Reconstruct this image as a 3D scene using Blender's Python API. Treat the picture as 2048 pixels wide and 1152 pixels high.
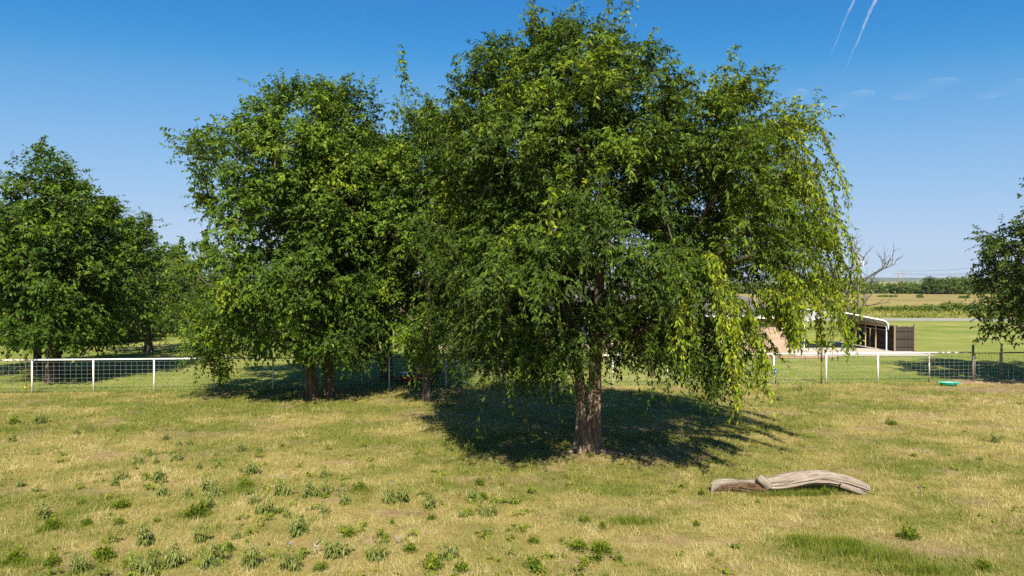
import bpy, math, random
import numpy as np
from mathutils import Vector

# ------------------------------------------------------------------ clear
for o in list(bpy.data.objects):
    bpy.data.objects.remove(o, do_unlink=True)
scene = bpy.context.scene
COL = scene.collection
R = math.radians
F_PX, H_CAM, HOR = 1409.0, 4.8, 562.0          # survey of the photo: focal length, eye height, horizon

# ------------------------------------------------------------------ camera
cam_data = bpy.data.cameras.new('camera')
cam_data.sensor_width = 36.0
cam_data.lens = 36.0 * F_PX / 2048.0
cam_data.clip_start = 0.1
cam_data.clip_end = 60000.0
cam = bpy.data.objects.new('camera', cam_data)
COL.objects.link(cam)
cam.location = (0, 0, H_CAM)
cam.rotation_euler = (R(90 - 0.57), 0, 0)
scene.camera = cam

# ------------------------------------------------------------------ sky, sun, exposure
SUN_EL, SUN_AZ = R(46), R(174)                 # azimuth clockwise from +Y: behind the camera, a little right
world = bpy.data.worlds.new('World')
scene.world = world
world.use_nodes = True
wn = world.node_tree.nodes
wl = world.node_tree.links
wn.clear()
sky = wn.new('ShaderNodeTexSky')
sky.sky_type = 'NISHITA'
sky.sun_disc = False
sky.sun_elevation = SUN_EL
sky.sun_rotation = SUN_AZ
sky.altitude = 300
sky.air_density = 1.0
sky.dust_density = 0.2
sky.ozone_density = 2.0
bg = wn.new('ShaderNodeBackground')
bg.inputs['Strength'].default_value = 0.055
wo = wn.new('ShaderNodeOutputWorld')
SKY_K = 0.108                                   # film response of the sky: deeper blue overhead, softer towards the horizon
sc_in = wn.new('ShaderNodeVectorMath'); sc_in.operation = 'SCALE'; sc_in.inputs[3].default_value = SKY_K
sc_out = wn.new('ShaderNodeVectorMath'); sc_out.operation = 'SCALE'; sc_out.inputs[3].default_value = 1.0 / SKY_K
crv = wn.new('ShaderNodeRGBCurve')
for ch, pts in ((0, [(0, 0), (0.10, 0.034), (0.185, 0.056), (0.235, 0.135), (0.361, 0.28), (0.70, 0.47), (0.90, 0.50), (1, 0.52)]),
                (1, [(0, 0), (0.15, 0.14), (0.30, 0.285), (0.376, 0.385), (0.552, 0.515), (0.80, 0.61), (1, 0.65)]),
                (2, [(0, 0), (0.30, 0.46), (0.50, 0.67), (0.59, 0.74), (0.74, 0.82), (1, 0.85)])):
    c = crv.mapping.curves[ch]
    while len(c.points) < len(pts): c.points.new(0.5, 0.5)
    for p, q in zip(c.points, pts): p.location = q
crv.mapping.update()
wl.new(sky.outputs['Color'], sc_in.inputs[0])
wl.new(sc_in.outputs[0], crv.inputs['Color'])
wl.new(crv.outputs['Color'], sc_out.inputs[0])
wl.new(sc_out.outputs[0], bg.inputs['Color'])
wl.new(bg.outputs[0], wo.inputs['Surface'])

sun_data = bpy.data.lights.new('sun', 'SUN')
sun_data.energy = 5.0
sun_data.angle = R(0.53)
sun_data.color = (1.0, 0.93, 0.80)
sun = bpy.data.objects.new('sun', sun_data)
COL.objects.link(sun)
to_sun = Vector((math.sin(SUN_AZ) * math.cos(SUN_EL), math.cos(SUN_AZ) * math.cos(SUN_EL), math.sin(SUN_EL)))
sun.rotation_euler = (-to_sun).to_track_quat('-Z', 'Y').to_euler()
sun.location = to_sun * 60

vs = scene.view_settings
vs.view_transform = 'Standard'
vs.look = 'None'
vs.exposure = 1.0
vs.gamma = 1.0
scene.render.engine = 'CYCLES'
cy = scene.cycles
cy.max_bounces = 7
cy.diffuse_bounces = 3
cy.glossy_bounces = 2
cy.transmission_bounces = 4
cy.transparent_max_bounces = 12
cy.volume_bounces = 0
cy.use_denoising = False
cy.caustics_reflective = False
cy.caustics_refractive = False

# ------------------------------------------------------------------ helpers
def G(x, y):
    Y = F_PX * H_CAM / (y - HOR)
    return ((x - 1024.0) / F_PX * Y, Y)

_tab = np.random.default_rng(11).random((256, 256))
def vnoise(x, y):
    x = np.asarray(x, float); y = np.asarray(y, float)
    xi = np.floor(x).astype(int); yi = np.floor(y).astype(int)
    fx = x - xi; fy = y - yi
    fx = fx * fx * (3 - 2 * fx); fy = fy * fy * (3 - 2 * fy)
    a = _tab[xi & 255, yi & 255]; b = _tab[(xi + 1) & 255, yi & 255]
    c = _tab[xi & 255, (yi + 1) & 255]; d = _tab[(xi + 1) & 255, (yi + 1) & 255]
    return a + (b - a) * fx + (c - a) * fy + (a - b - c + d) * fx * fy
def fbm(x, y, o=4):
    s = 0; a = 0.5; t = 0
    for i in range(o):
        s = s + a * vnoise(np.asarray(x) * 2 ** i + 17.3 * i, np.asarray(y) * 2 ** i + 5.1 * i)
        t += a; a *= 0.55
    return s / t

def gz(X, Y):
    """height of the pasture"""
    X = np.asarray(X, float); Y = np.asarray(Y, float)
    return (fbm(X * 0.35 + 40, Y * 0.35 + 40, 3) - 0.5) * 0.12 * np.clip((30.0 - Y) / 4.0, 0, 1)

def norm(v):
    return v / np.maximum(np.linalg.norm(v, axis=-1, keepdims=True), 1e-9)

def tag(o, label=None, cat=None, group=None, kind=None):
    if label: o['label'] = label
    if cat: o['category'] = cat
    if group: o['group'] = group
    if kind: o['kind'] = kind
    return o

def link(o, parent=None):
    COL.objects.link(o)
    if parent is not None: o.parent = parent
    return o

def empty(name, loc=(0, 0, 0), rz=0.0):
    o = bpy.data.objects.new(name, None)
    o.location = loc
    o.rotation_euler = (0, 0, rz)
    o.empty_display_size = 0.2
    return link(o)

def np_mesh(name, V, F, mats, attrs=None, mat_idx=None, smooth=False):
    """V (n,3), F (m,k) arrays -> mesh data"""
    me = bpy.data.meshes.new(name)
    V = np.ascontiguousarray(V, dtype=np.float32); F = np.ascontiguousarray(F, dtype=np.int32)
    m, k = F.shape
    me.vertices.add(len(V)); me.vertices.foreach_set('co', V.ravel())
    me.loops.add(m * k); me.loops.foreach_set('vertex_index', F.ravel())
    me.polygons.add(m)
    me.polygons.foreach_set('loop_start', np.arange(0, m * k, k, dtype=np.int32))
    if mat_idx is not None:
        me.polygons.foreach_set('material_index', np.ascontiguousarray(mat_idx, dtype=np.int32))
    me.polygons.foreach_set('use_smooth', np.full(m, smooth))
    me.update(calc_edges=True)
    for (an, dom, arr) in (attrs or []):
        a = me.attributes.new(an, 'FLOAT', dom)
        a.data.foreach_set('value', np.ascontiguousarray(arr, dtype=np.float32))
    for mt in mats: me.materials.append(mt)
    return me

def np_obj(name, V, F, mats, parent=None, **kw):
    if not isinstance(mats, (list, tuple)): mats = [mats]
    return link(bpy.data.objects.new(name, np_mesh(name, V, F, mats, **kw)), parent)

class MB:
    """collects boxes, bars, tubes and lofts for one mesh"""
    def __init__(s): s.v = []; s.f = []; s.smooth = []
    def poly(s, pts, faces, smooth=False):
        b = len(s.v); s.v += [tuple(p) for p in pts]
        for f in faces: s.f.append([b + i for i in f]); s.smooth.append(smooth)
    def box(s, c, d, rz=0.0):
        cx, cy_, cz = c; hx, hy, hz = d[0] / 2, d[1] / 2, d[2] / 2
        ca, sa = math.cos(rz), math.sin(rz); P = []
        for z in (-hz, hz):
            for (x, y) in ((-hx, -hy), (hx, -hy), (hx, hy), (-hx, hy)):
                P.append((cx + x * ca - y * sa, cy_ + x * sa + y * ca, cz + z))
        s.poly(P, [(3, 2, 1, 0), (4, 5, 6, 7), (0, 1, 5, 4), (1, 2, 6, 5), (2, 3, 7, 6), (3, 0, 4, 7)])
    def tube(s, pts, rad, n=8, caps=True, smooth=True):
        pts = [Vector(p) for p in pts]
        if not isinstance(rad, (list, tuple, np.ndarray)): rad = [rad] * len(pts)
        P = []; ref = Vector((0, 0, 1))
        t0 = (pts[1] - pts[0]).normalized()
        if abs(t0.dot(ref)) > 0.9: ref = Vector((0, 1, 0))
        for i, p in enumerate(pts):
            t = (pts[min(i + 1, len(pts) - 1)] - pts[max(i - 1, 0)]).normalized()
            a = t.cross(ref)
            if a.length < 1e-4: a = t.cross(Vector((1, 0, 0)))
            a.normalize(); b = a.cross(t)
            for k in range(n):
                q = 2 * math.pi * k / n
                P.append(p + (a * math.cos(q) + b * math.sin(q)) * rad[i])
        Fs = []
        for i in range(len(pts) - 1):
            for k in range(n):
                k2 = (k + 1) % n
                Fs.append((i * n + k, i * n + k2, (i + 1) * n + k2, (i + 1) * n + k))
        if caps:
            Fs.append(tuple(range(n - 1, -1, -1))); Fs.append(tuple((len(pts) - 1) * n + k for k in range(n)))
        s.poly(P, Fs, smooth)
    def lathe(s, c, prof, n=16, axis='z', smooth=True):
        P = []
        for (r, h) in prof:
            for k in range(n):
                q = 2 * math.pi * k / n
                x, y = r * math.cos(q), r * math.sin(q)
                P.append({'z': (c[0] + x, c[1] + y, c[2] + h), 'x': (c[0] + h, c[1] + x, c[2] + y), 'y': (c[0] + x, c[1] + h, c[2] + y)}[axis])
        Fs = []
        for i in range(len(prof) - 1):
            for k in range(n):
                k2 = (k + 1) % n
                Fs.append((i * n + k, i * n + k2, (i + 1) * n + k2, (i + 1) * n + k))
        Fs.append(tuple(range(n - 1, -1, -1))); Fs.append(tuple((len(prof) - 1) * n + k for k in range(n)))
        s.poly(P, Fs, smooth)
    def mesh(s, name, mat):
        me = bpy.data.meshes.new(name)
        me.from_pydata(s.v, [], s.f)
        me.polygons.foreach_set('use_smooth', s.smooth)
        for m in (mat if isinstance(mat, (list, tuple)) else [mat]): me.materials.append(m)
        me.update()
        return me
    def build(s, name, mat, parent=None):
        return link(bpy.data.objects.new(name, s.mesh(name, mat)), parent)

# ------------------------------------------------------------------ materials
def new_mat(name):
    m = bpy.data.materials.new(name); m.use_nodes = True
    nt = m.node_tree; nt.nodes.clear()
    out = nt.nodes.new('ShaderNodeOutputMaterial')
    return m, nt, out
def N(nt, typ, **kw):
    n = nt.nodes.new(typ)
    for k, v in kw.items():
        if k in n.inputs: n.inputs[k].default_value = v
        else: setattr(n, k, v)
    return n
def ramp(nt, stops, interp='LINEAR'):
    n = nt.nodes.new('ShaderNodeValToRGB'); cr = n.color_ramp; cr.interpolation = interp
    while len(cr.elements) < len(stops): cr.elements.new(0.5)
    for e, (p, c) in zip(cr.elements, stops): e.position = p; e.color = (*c, 1)
    return n
def mix(nt, fac, a, b, mode='MIX'):
    n = nt.nodes.new('ShaderNodeMix'); n.data_type = 'RGBA'; n.blend_type = mode
    for sock, v in ((n.inputs[0], fac), (n.inputs[6], a), (n.inputs[7], b)):
        if isinstance(v, (int, float)): sock.default_value = v
        elif isinstance(v, tuple): sock.default_value = (*v, 1) if len(v) == 3 else v
        else: nt.links.new(v, sock)
    return n.outputs[2]
def noise(nt, scale, detail=4, rough=0.6, vec=None, dist=0.0):
    n = N(nt, 'ShaderNodeTexNoise'); n.inputs['Scale'].default_value = scale
    n.inputs['Detail'].default_value = detail; n.inputs['Roughness'].default_value = rough
    n.inputs['Distortion'].default_value = dist
    if vec is not None: nt.links.new(vec, n.inputs['Vector'])
    return n.outputs['Fac']
def coords(nt, kind='Object', scale=(1, 1, 1)):
    tc = N(nt, 'ShaderNodeTexCoord'); mp = N(nt, 'ShaderNodeMapping'); mp.inputs['Scale'].default_value = scale
    nt.links.new(tc.outputs[kind], mp.inputs['Vector'])
    return mp.outputs['Vector']
def bump(nt, h, strength, dist):
    b = N(nt, 'ShaderNodeBump'); b.inputs['Strength'].default_value = strength; b.inputs['Distance'].default_value = dist
    nt.links.new(h, b.inputs['Height'])
    return b.outputs['Normal']
def attr(nt, name):
    a = N(nt, 'ShaderNodeAttribute'); a.attribute_name = name
    return a.outputs['Fac']
def surf(nt, out, color, rough=0.9, spec=0.2, normal=None, metal=0.0):
    p = N(nt, 'ShaderNodeBsdfPrincipled')
    if isinstance(color, tuple): p.inputs['Base Color'].default_value = (*color, 1)
    else: nt.links.new(color, p.inputs['Base Color'])
    if isinstance(rough, float): p.inputs['Roughness'].default_value = rough
    else: nt.links.new(rough, p.inputs['Roughness'])
    p.inputs['Specular IOR Level'].default_value = spec
    p.inputs['Metallic'].default_value = metal
    if normal is not None: nt.links.new(normal, p.inputs['Normal'])
    nt.links.new(p.outputs[0], out.inputs['Surface'])
    return p

def leaf_mat(name, stops, trans=0.27, rough=0.5, spec=0.16):
    m, nt, out = new_mat(name)
    rp = ramp(nt, stops); nt.links.new(attr(nt, 'var'), rp.inputs[0])
    p = N(nt, 'ShaderNodeBsdfPrincipled'); nt.links.new(rp.outputs[0], p.inputs['Base Color'])
    p.inputs['Roughness'].default_value = rough; p.inputs['Specular IOR Level'].default_value = spec
    t = N(nt, 'ShaderNodeBsdfTranslucent')
    nt.links.new(mix(nt, 1.0, rp.outputs[0], (1.25, 1.30, 0.40), 'MULTIPLY'), t.inputs['Color'])
    ms = N(nt, 'ShaderNodeMixShader'); ms.inputs[0].default_value = trans
    nt.links.new(p.outputs[0], ms.inputs[1]); nt.links.new(t.outputs[0], ms.inputs[2])
    nt.links.new(ms.outputs[0], out.inputs['Surface'])
    return m

M = {}
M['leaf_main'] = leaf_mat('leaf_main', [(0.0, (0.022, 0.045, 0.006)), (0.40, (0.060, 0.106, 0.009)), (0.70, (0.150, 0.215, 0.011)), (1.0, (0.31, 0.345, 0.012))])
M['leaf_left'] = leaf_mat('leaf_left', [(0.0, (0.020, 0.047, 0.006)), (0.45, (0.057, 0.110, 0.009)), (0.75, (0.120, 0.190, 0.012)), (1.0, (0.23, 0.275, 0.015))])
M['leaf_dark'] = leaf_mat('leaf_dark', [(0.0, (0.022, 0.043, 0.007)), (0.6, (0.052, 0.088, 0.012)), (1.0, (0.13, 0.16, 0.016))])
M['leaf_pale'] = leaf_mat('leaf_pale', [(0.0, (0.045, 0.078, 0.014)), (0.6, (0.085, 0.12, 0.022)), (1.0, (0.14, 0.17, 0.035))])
M['leaf_far'] = leaf_mat('leaf_far', [(0.0, (0.045, 0.080, 0.012)), (0.6, (0.095, 0.140, 0.018)), (1.0, (0.17, 0.21, 0.026))], trans=0.2)
M['weed'] = leaf_mat('weed', [(0.0, (0.075, 0.100, 0.018)), (0.5, (0.150, 0.185, 0.040)), (1.0, (0.31, 0.32, 0.10))], trans=0.3, spec=0.1)
M['weed_green'] = leaf_mat('weed_green', [(0.0, (0.055, 0.095, 0.008)), (0.5, (0.135, 0.185, 0.014)), (1.0, (0.28, 0.31, 0.032))], trans=0.35, spec=0.1)
M['grass'] = leaf_mat('grass', [(0.0, (0.105, 0.165, 0.014)), (0.22, (0.175, 0.195, 0.026)), (0.45, (0.315, 0.280, 0.088)), (0.75, (0.46, 0.385, 0.165)), (1.0, (0.62, 0.53, 0.28))], trans=0.3, rough=0.65, spec=0.08)
M['lawn_grass'] = leaf_mat('lawn_grass', [(0.0, (0.075, 0.125, 0.014)), (0.5, (0.15, 0.19, 0.026)), (1.0, (0.30, 0.29, 0.065))], trans=0.3, rough=0.65, spec=0.08)
M['litter'] = leaf_mat('litter', [(0, (0.09, 0.055, 0.025)), (0.6, (0.22, 0.14, 0.06)), (1, (0.36, 0.26, 0.11))], trans=0.1)
M['petal'] = leaf_mat('petal', [(0, (0.25, 0.18, 0.6)), (1, (0.35, 0.28, 0.75))], trans=0.3)

def bark(name, c1, c2, scale=9.0, bstr=0.7):
    m, nt, out = new_mat(name)
    v = coords(nt, 'Object', (1, 1, 0.22))
    n1 = noise(nt, scale, 6, 0.65, v, 0.6)
    n2 = noise(nt, 2.2, 3, 0.6, coords(nt, 'Object'))
    rp = ramp(nt, [(0.30, tuple(0.35 * c for c in c1)), (0.48, c1), (0.72, c2)])
    nt.links.new(n1, rp.inputs[0])
    c = mix(nt, 0.5, rp.outputs[0], mix(nt, n2, (0.55, 0.5, 0.45), (1.2, 1.2, 1.15)), 'MULTIPLY')
    surf(nt, out, c, 0.92, 0.15, bump(nt, n1, bstr, 0.03))
    return m
M['twig'] = None
M['bark_main'] = bark('bark_main', (0.15, 0.105, 0.072), (0.36, 0.28, 0.21), 11.0, 1.0)
M['bark_left'] = bark('bark_left', (0.10, 0.066, 0.046), (0.23, 0.165, 0.12))
M['bark_dark'] = bark('bark_dark', (0.08, 0.06, 0.045), (0.17, 0.13, 0.10))
M['bark_limb'] = bark('bark_limb', (0.09, 0.07, 0.05), (0.20, 0.16, 0.12))
M['bark_dead'] = bark('bark_dead', (0.075, 0.065, 0.058), (0.17, 0.15, 0.135))

def simple(name, color, rough=0.6, spec=0.3, nscale=None, amount=0.25, bstr=0.0, metal=0.0):
    m, nt, out = new_mat(name)
    if nscale:
        n = noise(nt, nscale, 5, 0.6, coords(nt))
        c = mix(nt, n, tuple(x * (1 - amount) for x in color), tuple(min(1, x * (1 + amount)) for x in color))
        surf(nt, out, c, rough, spec, bump(nt, n, bstr, 0.01) if bstr else None, metal)
    else:
        surf(nt, out, color, rough, spec, None, metal)
    return m

def flaking(name, paint, rust, lo, hi):
    m, nt, out = new_mat(name)
    n = noise(nt, 7.0, 6, 0.7, coords(nt, 'Object', (1, 1, 1)))
    rp = ramp(nt, [(lo, (0, 0, 0)), (hi, (1, 1, 1))]); nt.links.new(n, rp.inputs[0])
    surf(nt, out, mix(nt, rp.outputs[0], rust, paint), 0.55, 0.35)
    return m
M['twig'] = simple('twig', (0.07, 0.065, 0.025), 0.9, 0.1, 5, 0.3)
M['white_paint'] = flaking('white_paint', (0.80, 0.79, 0.76), (0.36, 0.27, 0.20), 0.27, 0.34)
M['flaked_paint'] = flaking('flaked_paint', (0.74, 0.72, 0.68), (0.10, 0.085, 0.075), 0.50, 0.56)
M['post_worn'] = flaking('post_worn', (0.62, 0.57, 0.50), (0.24, 0.17, 0.12), 0.44, 0.56)
M['rust'] = simple('rust', (0.16, 0.075, 0.048), 0.85, 0.2, 14, 0.45, 0.2)
M['galv'] = simple('galv', (0.30, 0.31, 0.30), 0.5, 0.4, 20, 0.2, 0.0, 0.2)
M['dark_steel'] = simple('dark_steel', (0.06, 0.075, 0.07), 0.6, 0.4, 9, 0.3)
M['grey_wood'] = simple('grey_wood', (0.20, 0.17, 0.14), 0.9, 0.15, 12, 0.35, 0.3)
M['blue_plastic'] = simple('blue_plastic', (0.03, 0.20, 0.42), 0.35, 0.5, 12, 0.2)
M['yellow_plastic'] = simple('yellow_plastic', (0.75, 0.58, 0.05), 0.45, 0.4, 12, 0.15)
M['teal_plastic'] = simple('teal_plastic', (0.02, 0.42, 0.30), 0.4, 0.5, 6, 0.2)
M['black_rubber'] = simple('black_rubber', (0.02, 0.02, 0.02), 0.8, 0.3, 30, 0.3)
M['red_paint'] = simple('red_paint', (0.42, 0.02, 0.025), 0.3, 0.5, 8, 0.15)
M['black_metal'] = simple('black_metal', (0.025, 0.025, 0.027), 0.4, 0.5, 10, 0.3)
M['white_metal'] = simple('white_metal', (0.80, 0.80, 0.78), 0.45, 0.5, 1.5, 0.07)
M['roof_metal'] = simple('roof_metal', (0.46, 0.42, 0.38), 0.5, 0.4, 2, 0.12)
M['steel_under'] = simple('steel_under', (0.30, 0.28, 0.25), 0.5, 0.4, 3, 0.2)
M['new_wood'] = simple('new_wood', (0.50, 0.36, 0.20), 0.85, 0.2, 8, 0.2)
M['fascia'] = simple('fascia', (0.72, 0.70, 0.66), 0.6, 0.3, 3, 0.08)
M['dark_glass'] = simple('dark_glass', (0.03, 0.04, 0.045), 0.08, 0.6)
M['pole_wood'] = simple('pole_wood', (0.24, 0.20, 0.16), 0.9, 0.15, 6, 0.3, 0.3)
M['porcelain'] = simple('porcelain', (0.66, 0.68, 0.68), 0.35, 0.5, 4, 0.1)
M['wire'] = simple('wire', (0.12, 0.13, 0.14), 0.5, 0.4)

def ground_mat(name, cols, s1, s2, bstr=0.5, bdist=0.05):
    m, nt, out = new_mat(name)
    v = coords(nt)
    a = noise(nt, s1, 6, 0.65, v); b = noise(nt, s2, 6, 0.7, v)
    r1 = ramp(nt, [(0.30, cols[0]), (0.5, cols[1]), (0.70, cols[2])]); nt.links.new(a, r1.inputs[0])
    c = mix(nt, 0.75, r1.outputs[0], mix(nt, b, (0.45, 0.45, 0.45), (1.55, 1.55, 1.5)), 'MULTIPLY')
    surf(nt, out, c, 0.95, 0.08, bump(nt, b, bstr, bdist))
    return m
M['field'] = ground_mat('field', [(0.17, 0.14, 0.05), (0.24, 0.19, 0.068), (0.29, 0.25, 0.085)], 0.03, 0.5, 0.6, 0.4)
M['verge'] = ground_mat('verge', [(0.16, 0.17, 0.035), (0.21, 0.205, 0.05), (0.28, 0.24, 0.075)], 0.12, 1.2, 0.6, 0.3)
M['road'] = ground_mat('road', [(0.21, 0.20, 0.18), (0.26, 0.245, 0.22), (0.30, 0.285, 0.255)], 0.5, 14, 0.3, 0.01)
M['concrete'] = ground_mat('concrete', [(0.34, 0.31, 0.27), (0.41, 0.375, 0.325), (0.46, 0.42, 0.37)], 0.6, 9, 0.2, 0.01)
M['dirt'] = ground_mat('dirt', [(0.22, 0.14, 0.085), (0.33, 0.22, 0.14), (0.44, 0.31, 0.21)], 0.8, 7, 0.6, 0.05)
M['lawn'] = ground_mat('lawn', [(0.115, 0.155, 0.028), (0.185, 0.205, 0.045), (0.29, 0.265, 0.085)], 0.16, 5.0, 0.7, 0.06)
M['far_hill'] = ground_mat('far_hill', [(0.05, 0.07, 0.03), (0.07, 0.09, 0.035), (0.10, 0.11, 0.05)], 0.004, 0.03)

def pasture_mat():
    m, nt, out = new_mat('pasture')
    v = coords(nt)
    g = attr(nt, 'green'); b = attr(nt, 'bare')
    n1 = noise(nt, 3.0, 6, 0.7, v); n2 = noise(nt, 26.0, 5, 0.75, v)
    dry = ramp(nt, [(0.3, (0.20, 0.155, 0.05)), (0.55, (0.31, 0.245, 0.08)), (0.75, (0.40, 0.31, 0.12))]); nt.links.new(n1, dry.inputs[0])
    grn = ramp(nt, [(0.3, (0.07, 0.10, 0.016)), (0.7, (0.15, 0.18, 0.035))]); nt.links.new(n1, grn.inputs[0])
    soil = ramp(nt, [(0.3, (0.18, 0.11, 0.065)), (0.7, (0.37, 0.25, 0.16))]); nt.links.new(n1, soil.inputs[0])
    c = mix(nt, b, mix(nt, g, dry.outputs[0], grn.outputs[0]), soil.outputs[0])
    c = mix(nt, 0.8, c, mix(nt, n2, (0.35, 0.35, 0.33), (1.45, 1.45, 1.4)), 'MULTIPLY')
    surf(nt, out, c, 0.95, 0.08, bump(nt, n2, 0.8, 0.04))
    return m
M['pasture'] = pasture_mat()

def brick_mat():
    m, nt, out = new_mat('brick')
    tc = N(nt, 'ShaderNodeTexCoord'); mp = N(nt, 'ShaderNodeMapping'); mp.inputs['Rotation'].default_value = (R(90), 0, 0)
    nt.links.new(tc.outputs['Object'], mp.inputs['Vector'])
    b = N(nt, 'ShaderNodeTexBrick'); nt.links.new(mp.outputs['Vector'], b.inputs['Vector'])
    b.inputs['Color1'].default_value = (0.36, 0.235, 0.165, 1); b.inputs['Color2'].default_value = (0.45, 0.32, 0.235, 1)
    b.inputs['Mortar'].default_value = (0.34, 0.29, 0.24, 1); b.inputs['Scale'].default_value = 1.0
    b.inputs['Brick Width'].default_value = 0.30; b.inputs['Row Height'].default_value = 0.10
    b.inputs['Mortar Size'].default_value = 0.012; b.inputs['Mortar Smooth'].default_value = 0.2
    n = noise(nt, 1.2, 5, 0.6, coords(nt))
    c = mix(nt, 0.4, b.outputs['Color'], mix(nt, n, (0.6, 0.58, 0.55), (1.25, 1.25, 1.25)), 'MULTIPLY')
    surf(nt, out, c, 0.9, 0.15, bump(nt, b.outputs['Fac'], -0.4, 0.02))
    return m
M['brick'] = brick_mat()
def shingle_mat():
    m, nt, out = new_mat('shingle')
    b = N(nt, 'ShaderNodeTexBrick'); nt.links.new(coords(nt), b.inputs['Vector'])
    b.inputs['Color1'].default_value = (0.11, 0.10, 0.094, 1); b.inputs['Color2'].default_value = (0.165, 0.15, 0.14, 1)
    b.inputs['Mortar'].default_value = (0.08, 0.075, 0.07, 1); b.inputs['Scale'].default_value = 1.0
    b.inputs['Brick Width'].default_value = 0.33; b.inputs['Row Height'].default_value = 0.14; b.inputs['Mortar Size'].default_value = 0.008
    surf(nt, out, b.outputs['Color'], 0.95, 0.1)
    return m
M['shingle'] = shingle_mat()
def plank_mat(name, c1, c2):
    m, nt, out = new_mat(name)
    v = coords(nt, 'Object', (9, 9, 0.8))
    n = noise(nt, 2.5, 6, 0.65, v, 0.4)
    oi = N(nt, 'ShaderNodeObjectInfo')
    c = mix(nt, n, c1, c2)
    c = mix(nt, 0.5, c, mix(nt, oi.outputs['Random'], (0.6, 0.6, 0.6), (1.35, 1.3, 1.25)), 'MULTIPLY')
    surf(nt, out, c, 0.9, 0.15, bump(nt, n, 0.4, 0.01))
    return m
M['picket'] = plank_mat('picket', (0.026, 0.021, 0.017), (0.070, 0.058, 0.048))
M['fence_post_wood'] = plank_mat('fence_post_wood', (0.15, 0.115, 0.07), (0.27, 0.215, 0.14))

def log_mat():
    m, nt, out = new_mat('log')
    al = attr(nt, 'along'); ar = attr(nt, 'around')
    cb = N(nt, 'ShaderNodeCombineXYZ'); nt.links.new(al, cb.inputs[0]); nt.links.new(ar, cb.inputs[1])
    mp = N(nt, 'ShaderNodeMapping'); mp.inputs['Scale'].default_value = (2.2, 26, 1); nt.links.new(cb.outputs[0], mp.inputs['Vector'])
    n = noise(nt, 1.0, 7, 0.68, mp.outputs['Vector'], 0.5)
    n2 = noise(nt, 3.5, 4, 0.6, coords(nt))
    rp = ramp(nt, [(0.34, (0.06, 0.045, 0.032)), (0.45, (0.25, 0.20, 0.155)), (0.60, (0.38, 0.32, 0.255)), (0.8, (0.50, 0.445, 0.37))]); nt.links.new(n, rp.inputs[0])
    c = mix(nt, 0.55, rp.outputs[0], mix(nt, n2, (0.55, 0.53, 0.55), (1.3, 1.25, 1.2)), 'MULTIPLY')
    surf(nt, out, c, 0.85, 0.2, bump(nt, n, 1.0, 0.035))
    return m
M['log'] = log_mat()
M['rot'] = bark('rot', (0.085, 0.05, 0.026), (0.22, 0.145, 0.085), 16, 1.0)

def air_mat(name, density, col=(0.9, 0.92, 0.95), nscale=0.01, soft=True, stretch=(1, 1, 1)):
    """thin ice cloud: partly transparent white surface lit by the sun; opacity is a per-vertex property broken up by noise"""
    m, nt, out = new_mat(name)
    a = attr(nt, 'opacity')
    n = noise(nt, nscale, 5, 0.65, coords(nt, 'Object', stretch))
    rp = ramp(nt, [(0.32, (0, 0, 0)), (0.62, (1, 1, 1))]); nt.links.new(n, rp.inputs[0])
    mu = N(nt, 'ShaderNodeMath', operation='MULTIPLY'); nt.links.new(a, mu.inputs[0]); nt.links.new(rp.outputs[0], mu.inputs[1])
    mu2 = N(nt, 'ShaderNodeMath', operation='MULTIPLY'); nt.links.new(mu.outputs[0], mu2.inputs[0]); mu2.inputs[1].default_value = density
    d = N(nt, 'ShaderNodeBsdfDiffuse'); d.inputs[0].default_value = (*col, 1)
    t2 = N(nt, 'ShaderNodeBsdfTranslucent'); t2.inputs[0].default_value = (*col, 1)
    ad = N(nt, 'ShaderNodeMixShader'); ad.inputs[0].default_value = 0.5
    nt.links.new(d.outputs[0], ad.inputs[1]); nt.links.new(t2.outputs[0], ad.inputs[2])
    t = N(nt, 'ShaderNodeBsdfTransparent')
    ms = N(nt, 'ShaderNodeMixShader'); nt.links.new(mu2.outputs[0], ms.inputs[0])
    nt.links.new(t.outputs[0], ms.inputs[1]); nt.links.new(ad.outputs[0], ms.inputs[2])
    nt.links.new(ms.outputs[0], out.inputs['Surface'])
    return m
M['contrail'] = air_mat('contrail', 0.27, nscale=0.012)
M['cirrus'] = air_mat('cirrus', 0.07, nscale=0.004, stretch=(0.5, 0.3, 3.0))

# ------------------------------------------------------------------ ground
def sheet(name, x0, x1, y0, y1, z, mat, nx=2, ny=2):
    xs = np.linspace(x0, x1, nx); ys = np.linspace(y0, y1, ny)
    X, Y = np.meshgrid(xs, ys, indexing='ij')
    V = np.stack([X.ravel(), Y.ravel(), np.full(X.size, z)], 1)
    i = np.arange((nx - 1) * (ny - 1)); a = (i // (ny - 1)) * ny + i % (ny - 1)
    Fq = np.stack([a, a + ny, a + ny + 1, a + 1], 1)
    return tag(np_obj(name, V, Fq, mat), kind='structure')

sheet('field', -9000, 9000, -300, 12000, -0.10, M['field'])
# fence line: a straight run slightly farther away on the right
FA = np.array([-20.67, 30.3]); FD = np.array([17.27, 33.2]) - FA; FD = FD / np.linalg.norm(FD)
def fence_y(X): return FA[1] + (np.asarray(X) - FA[0]) * FD[1] / FD[0]

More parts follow.
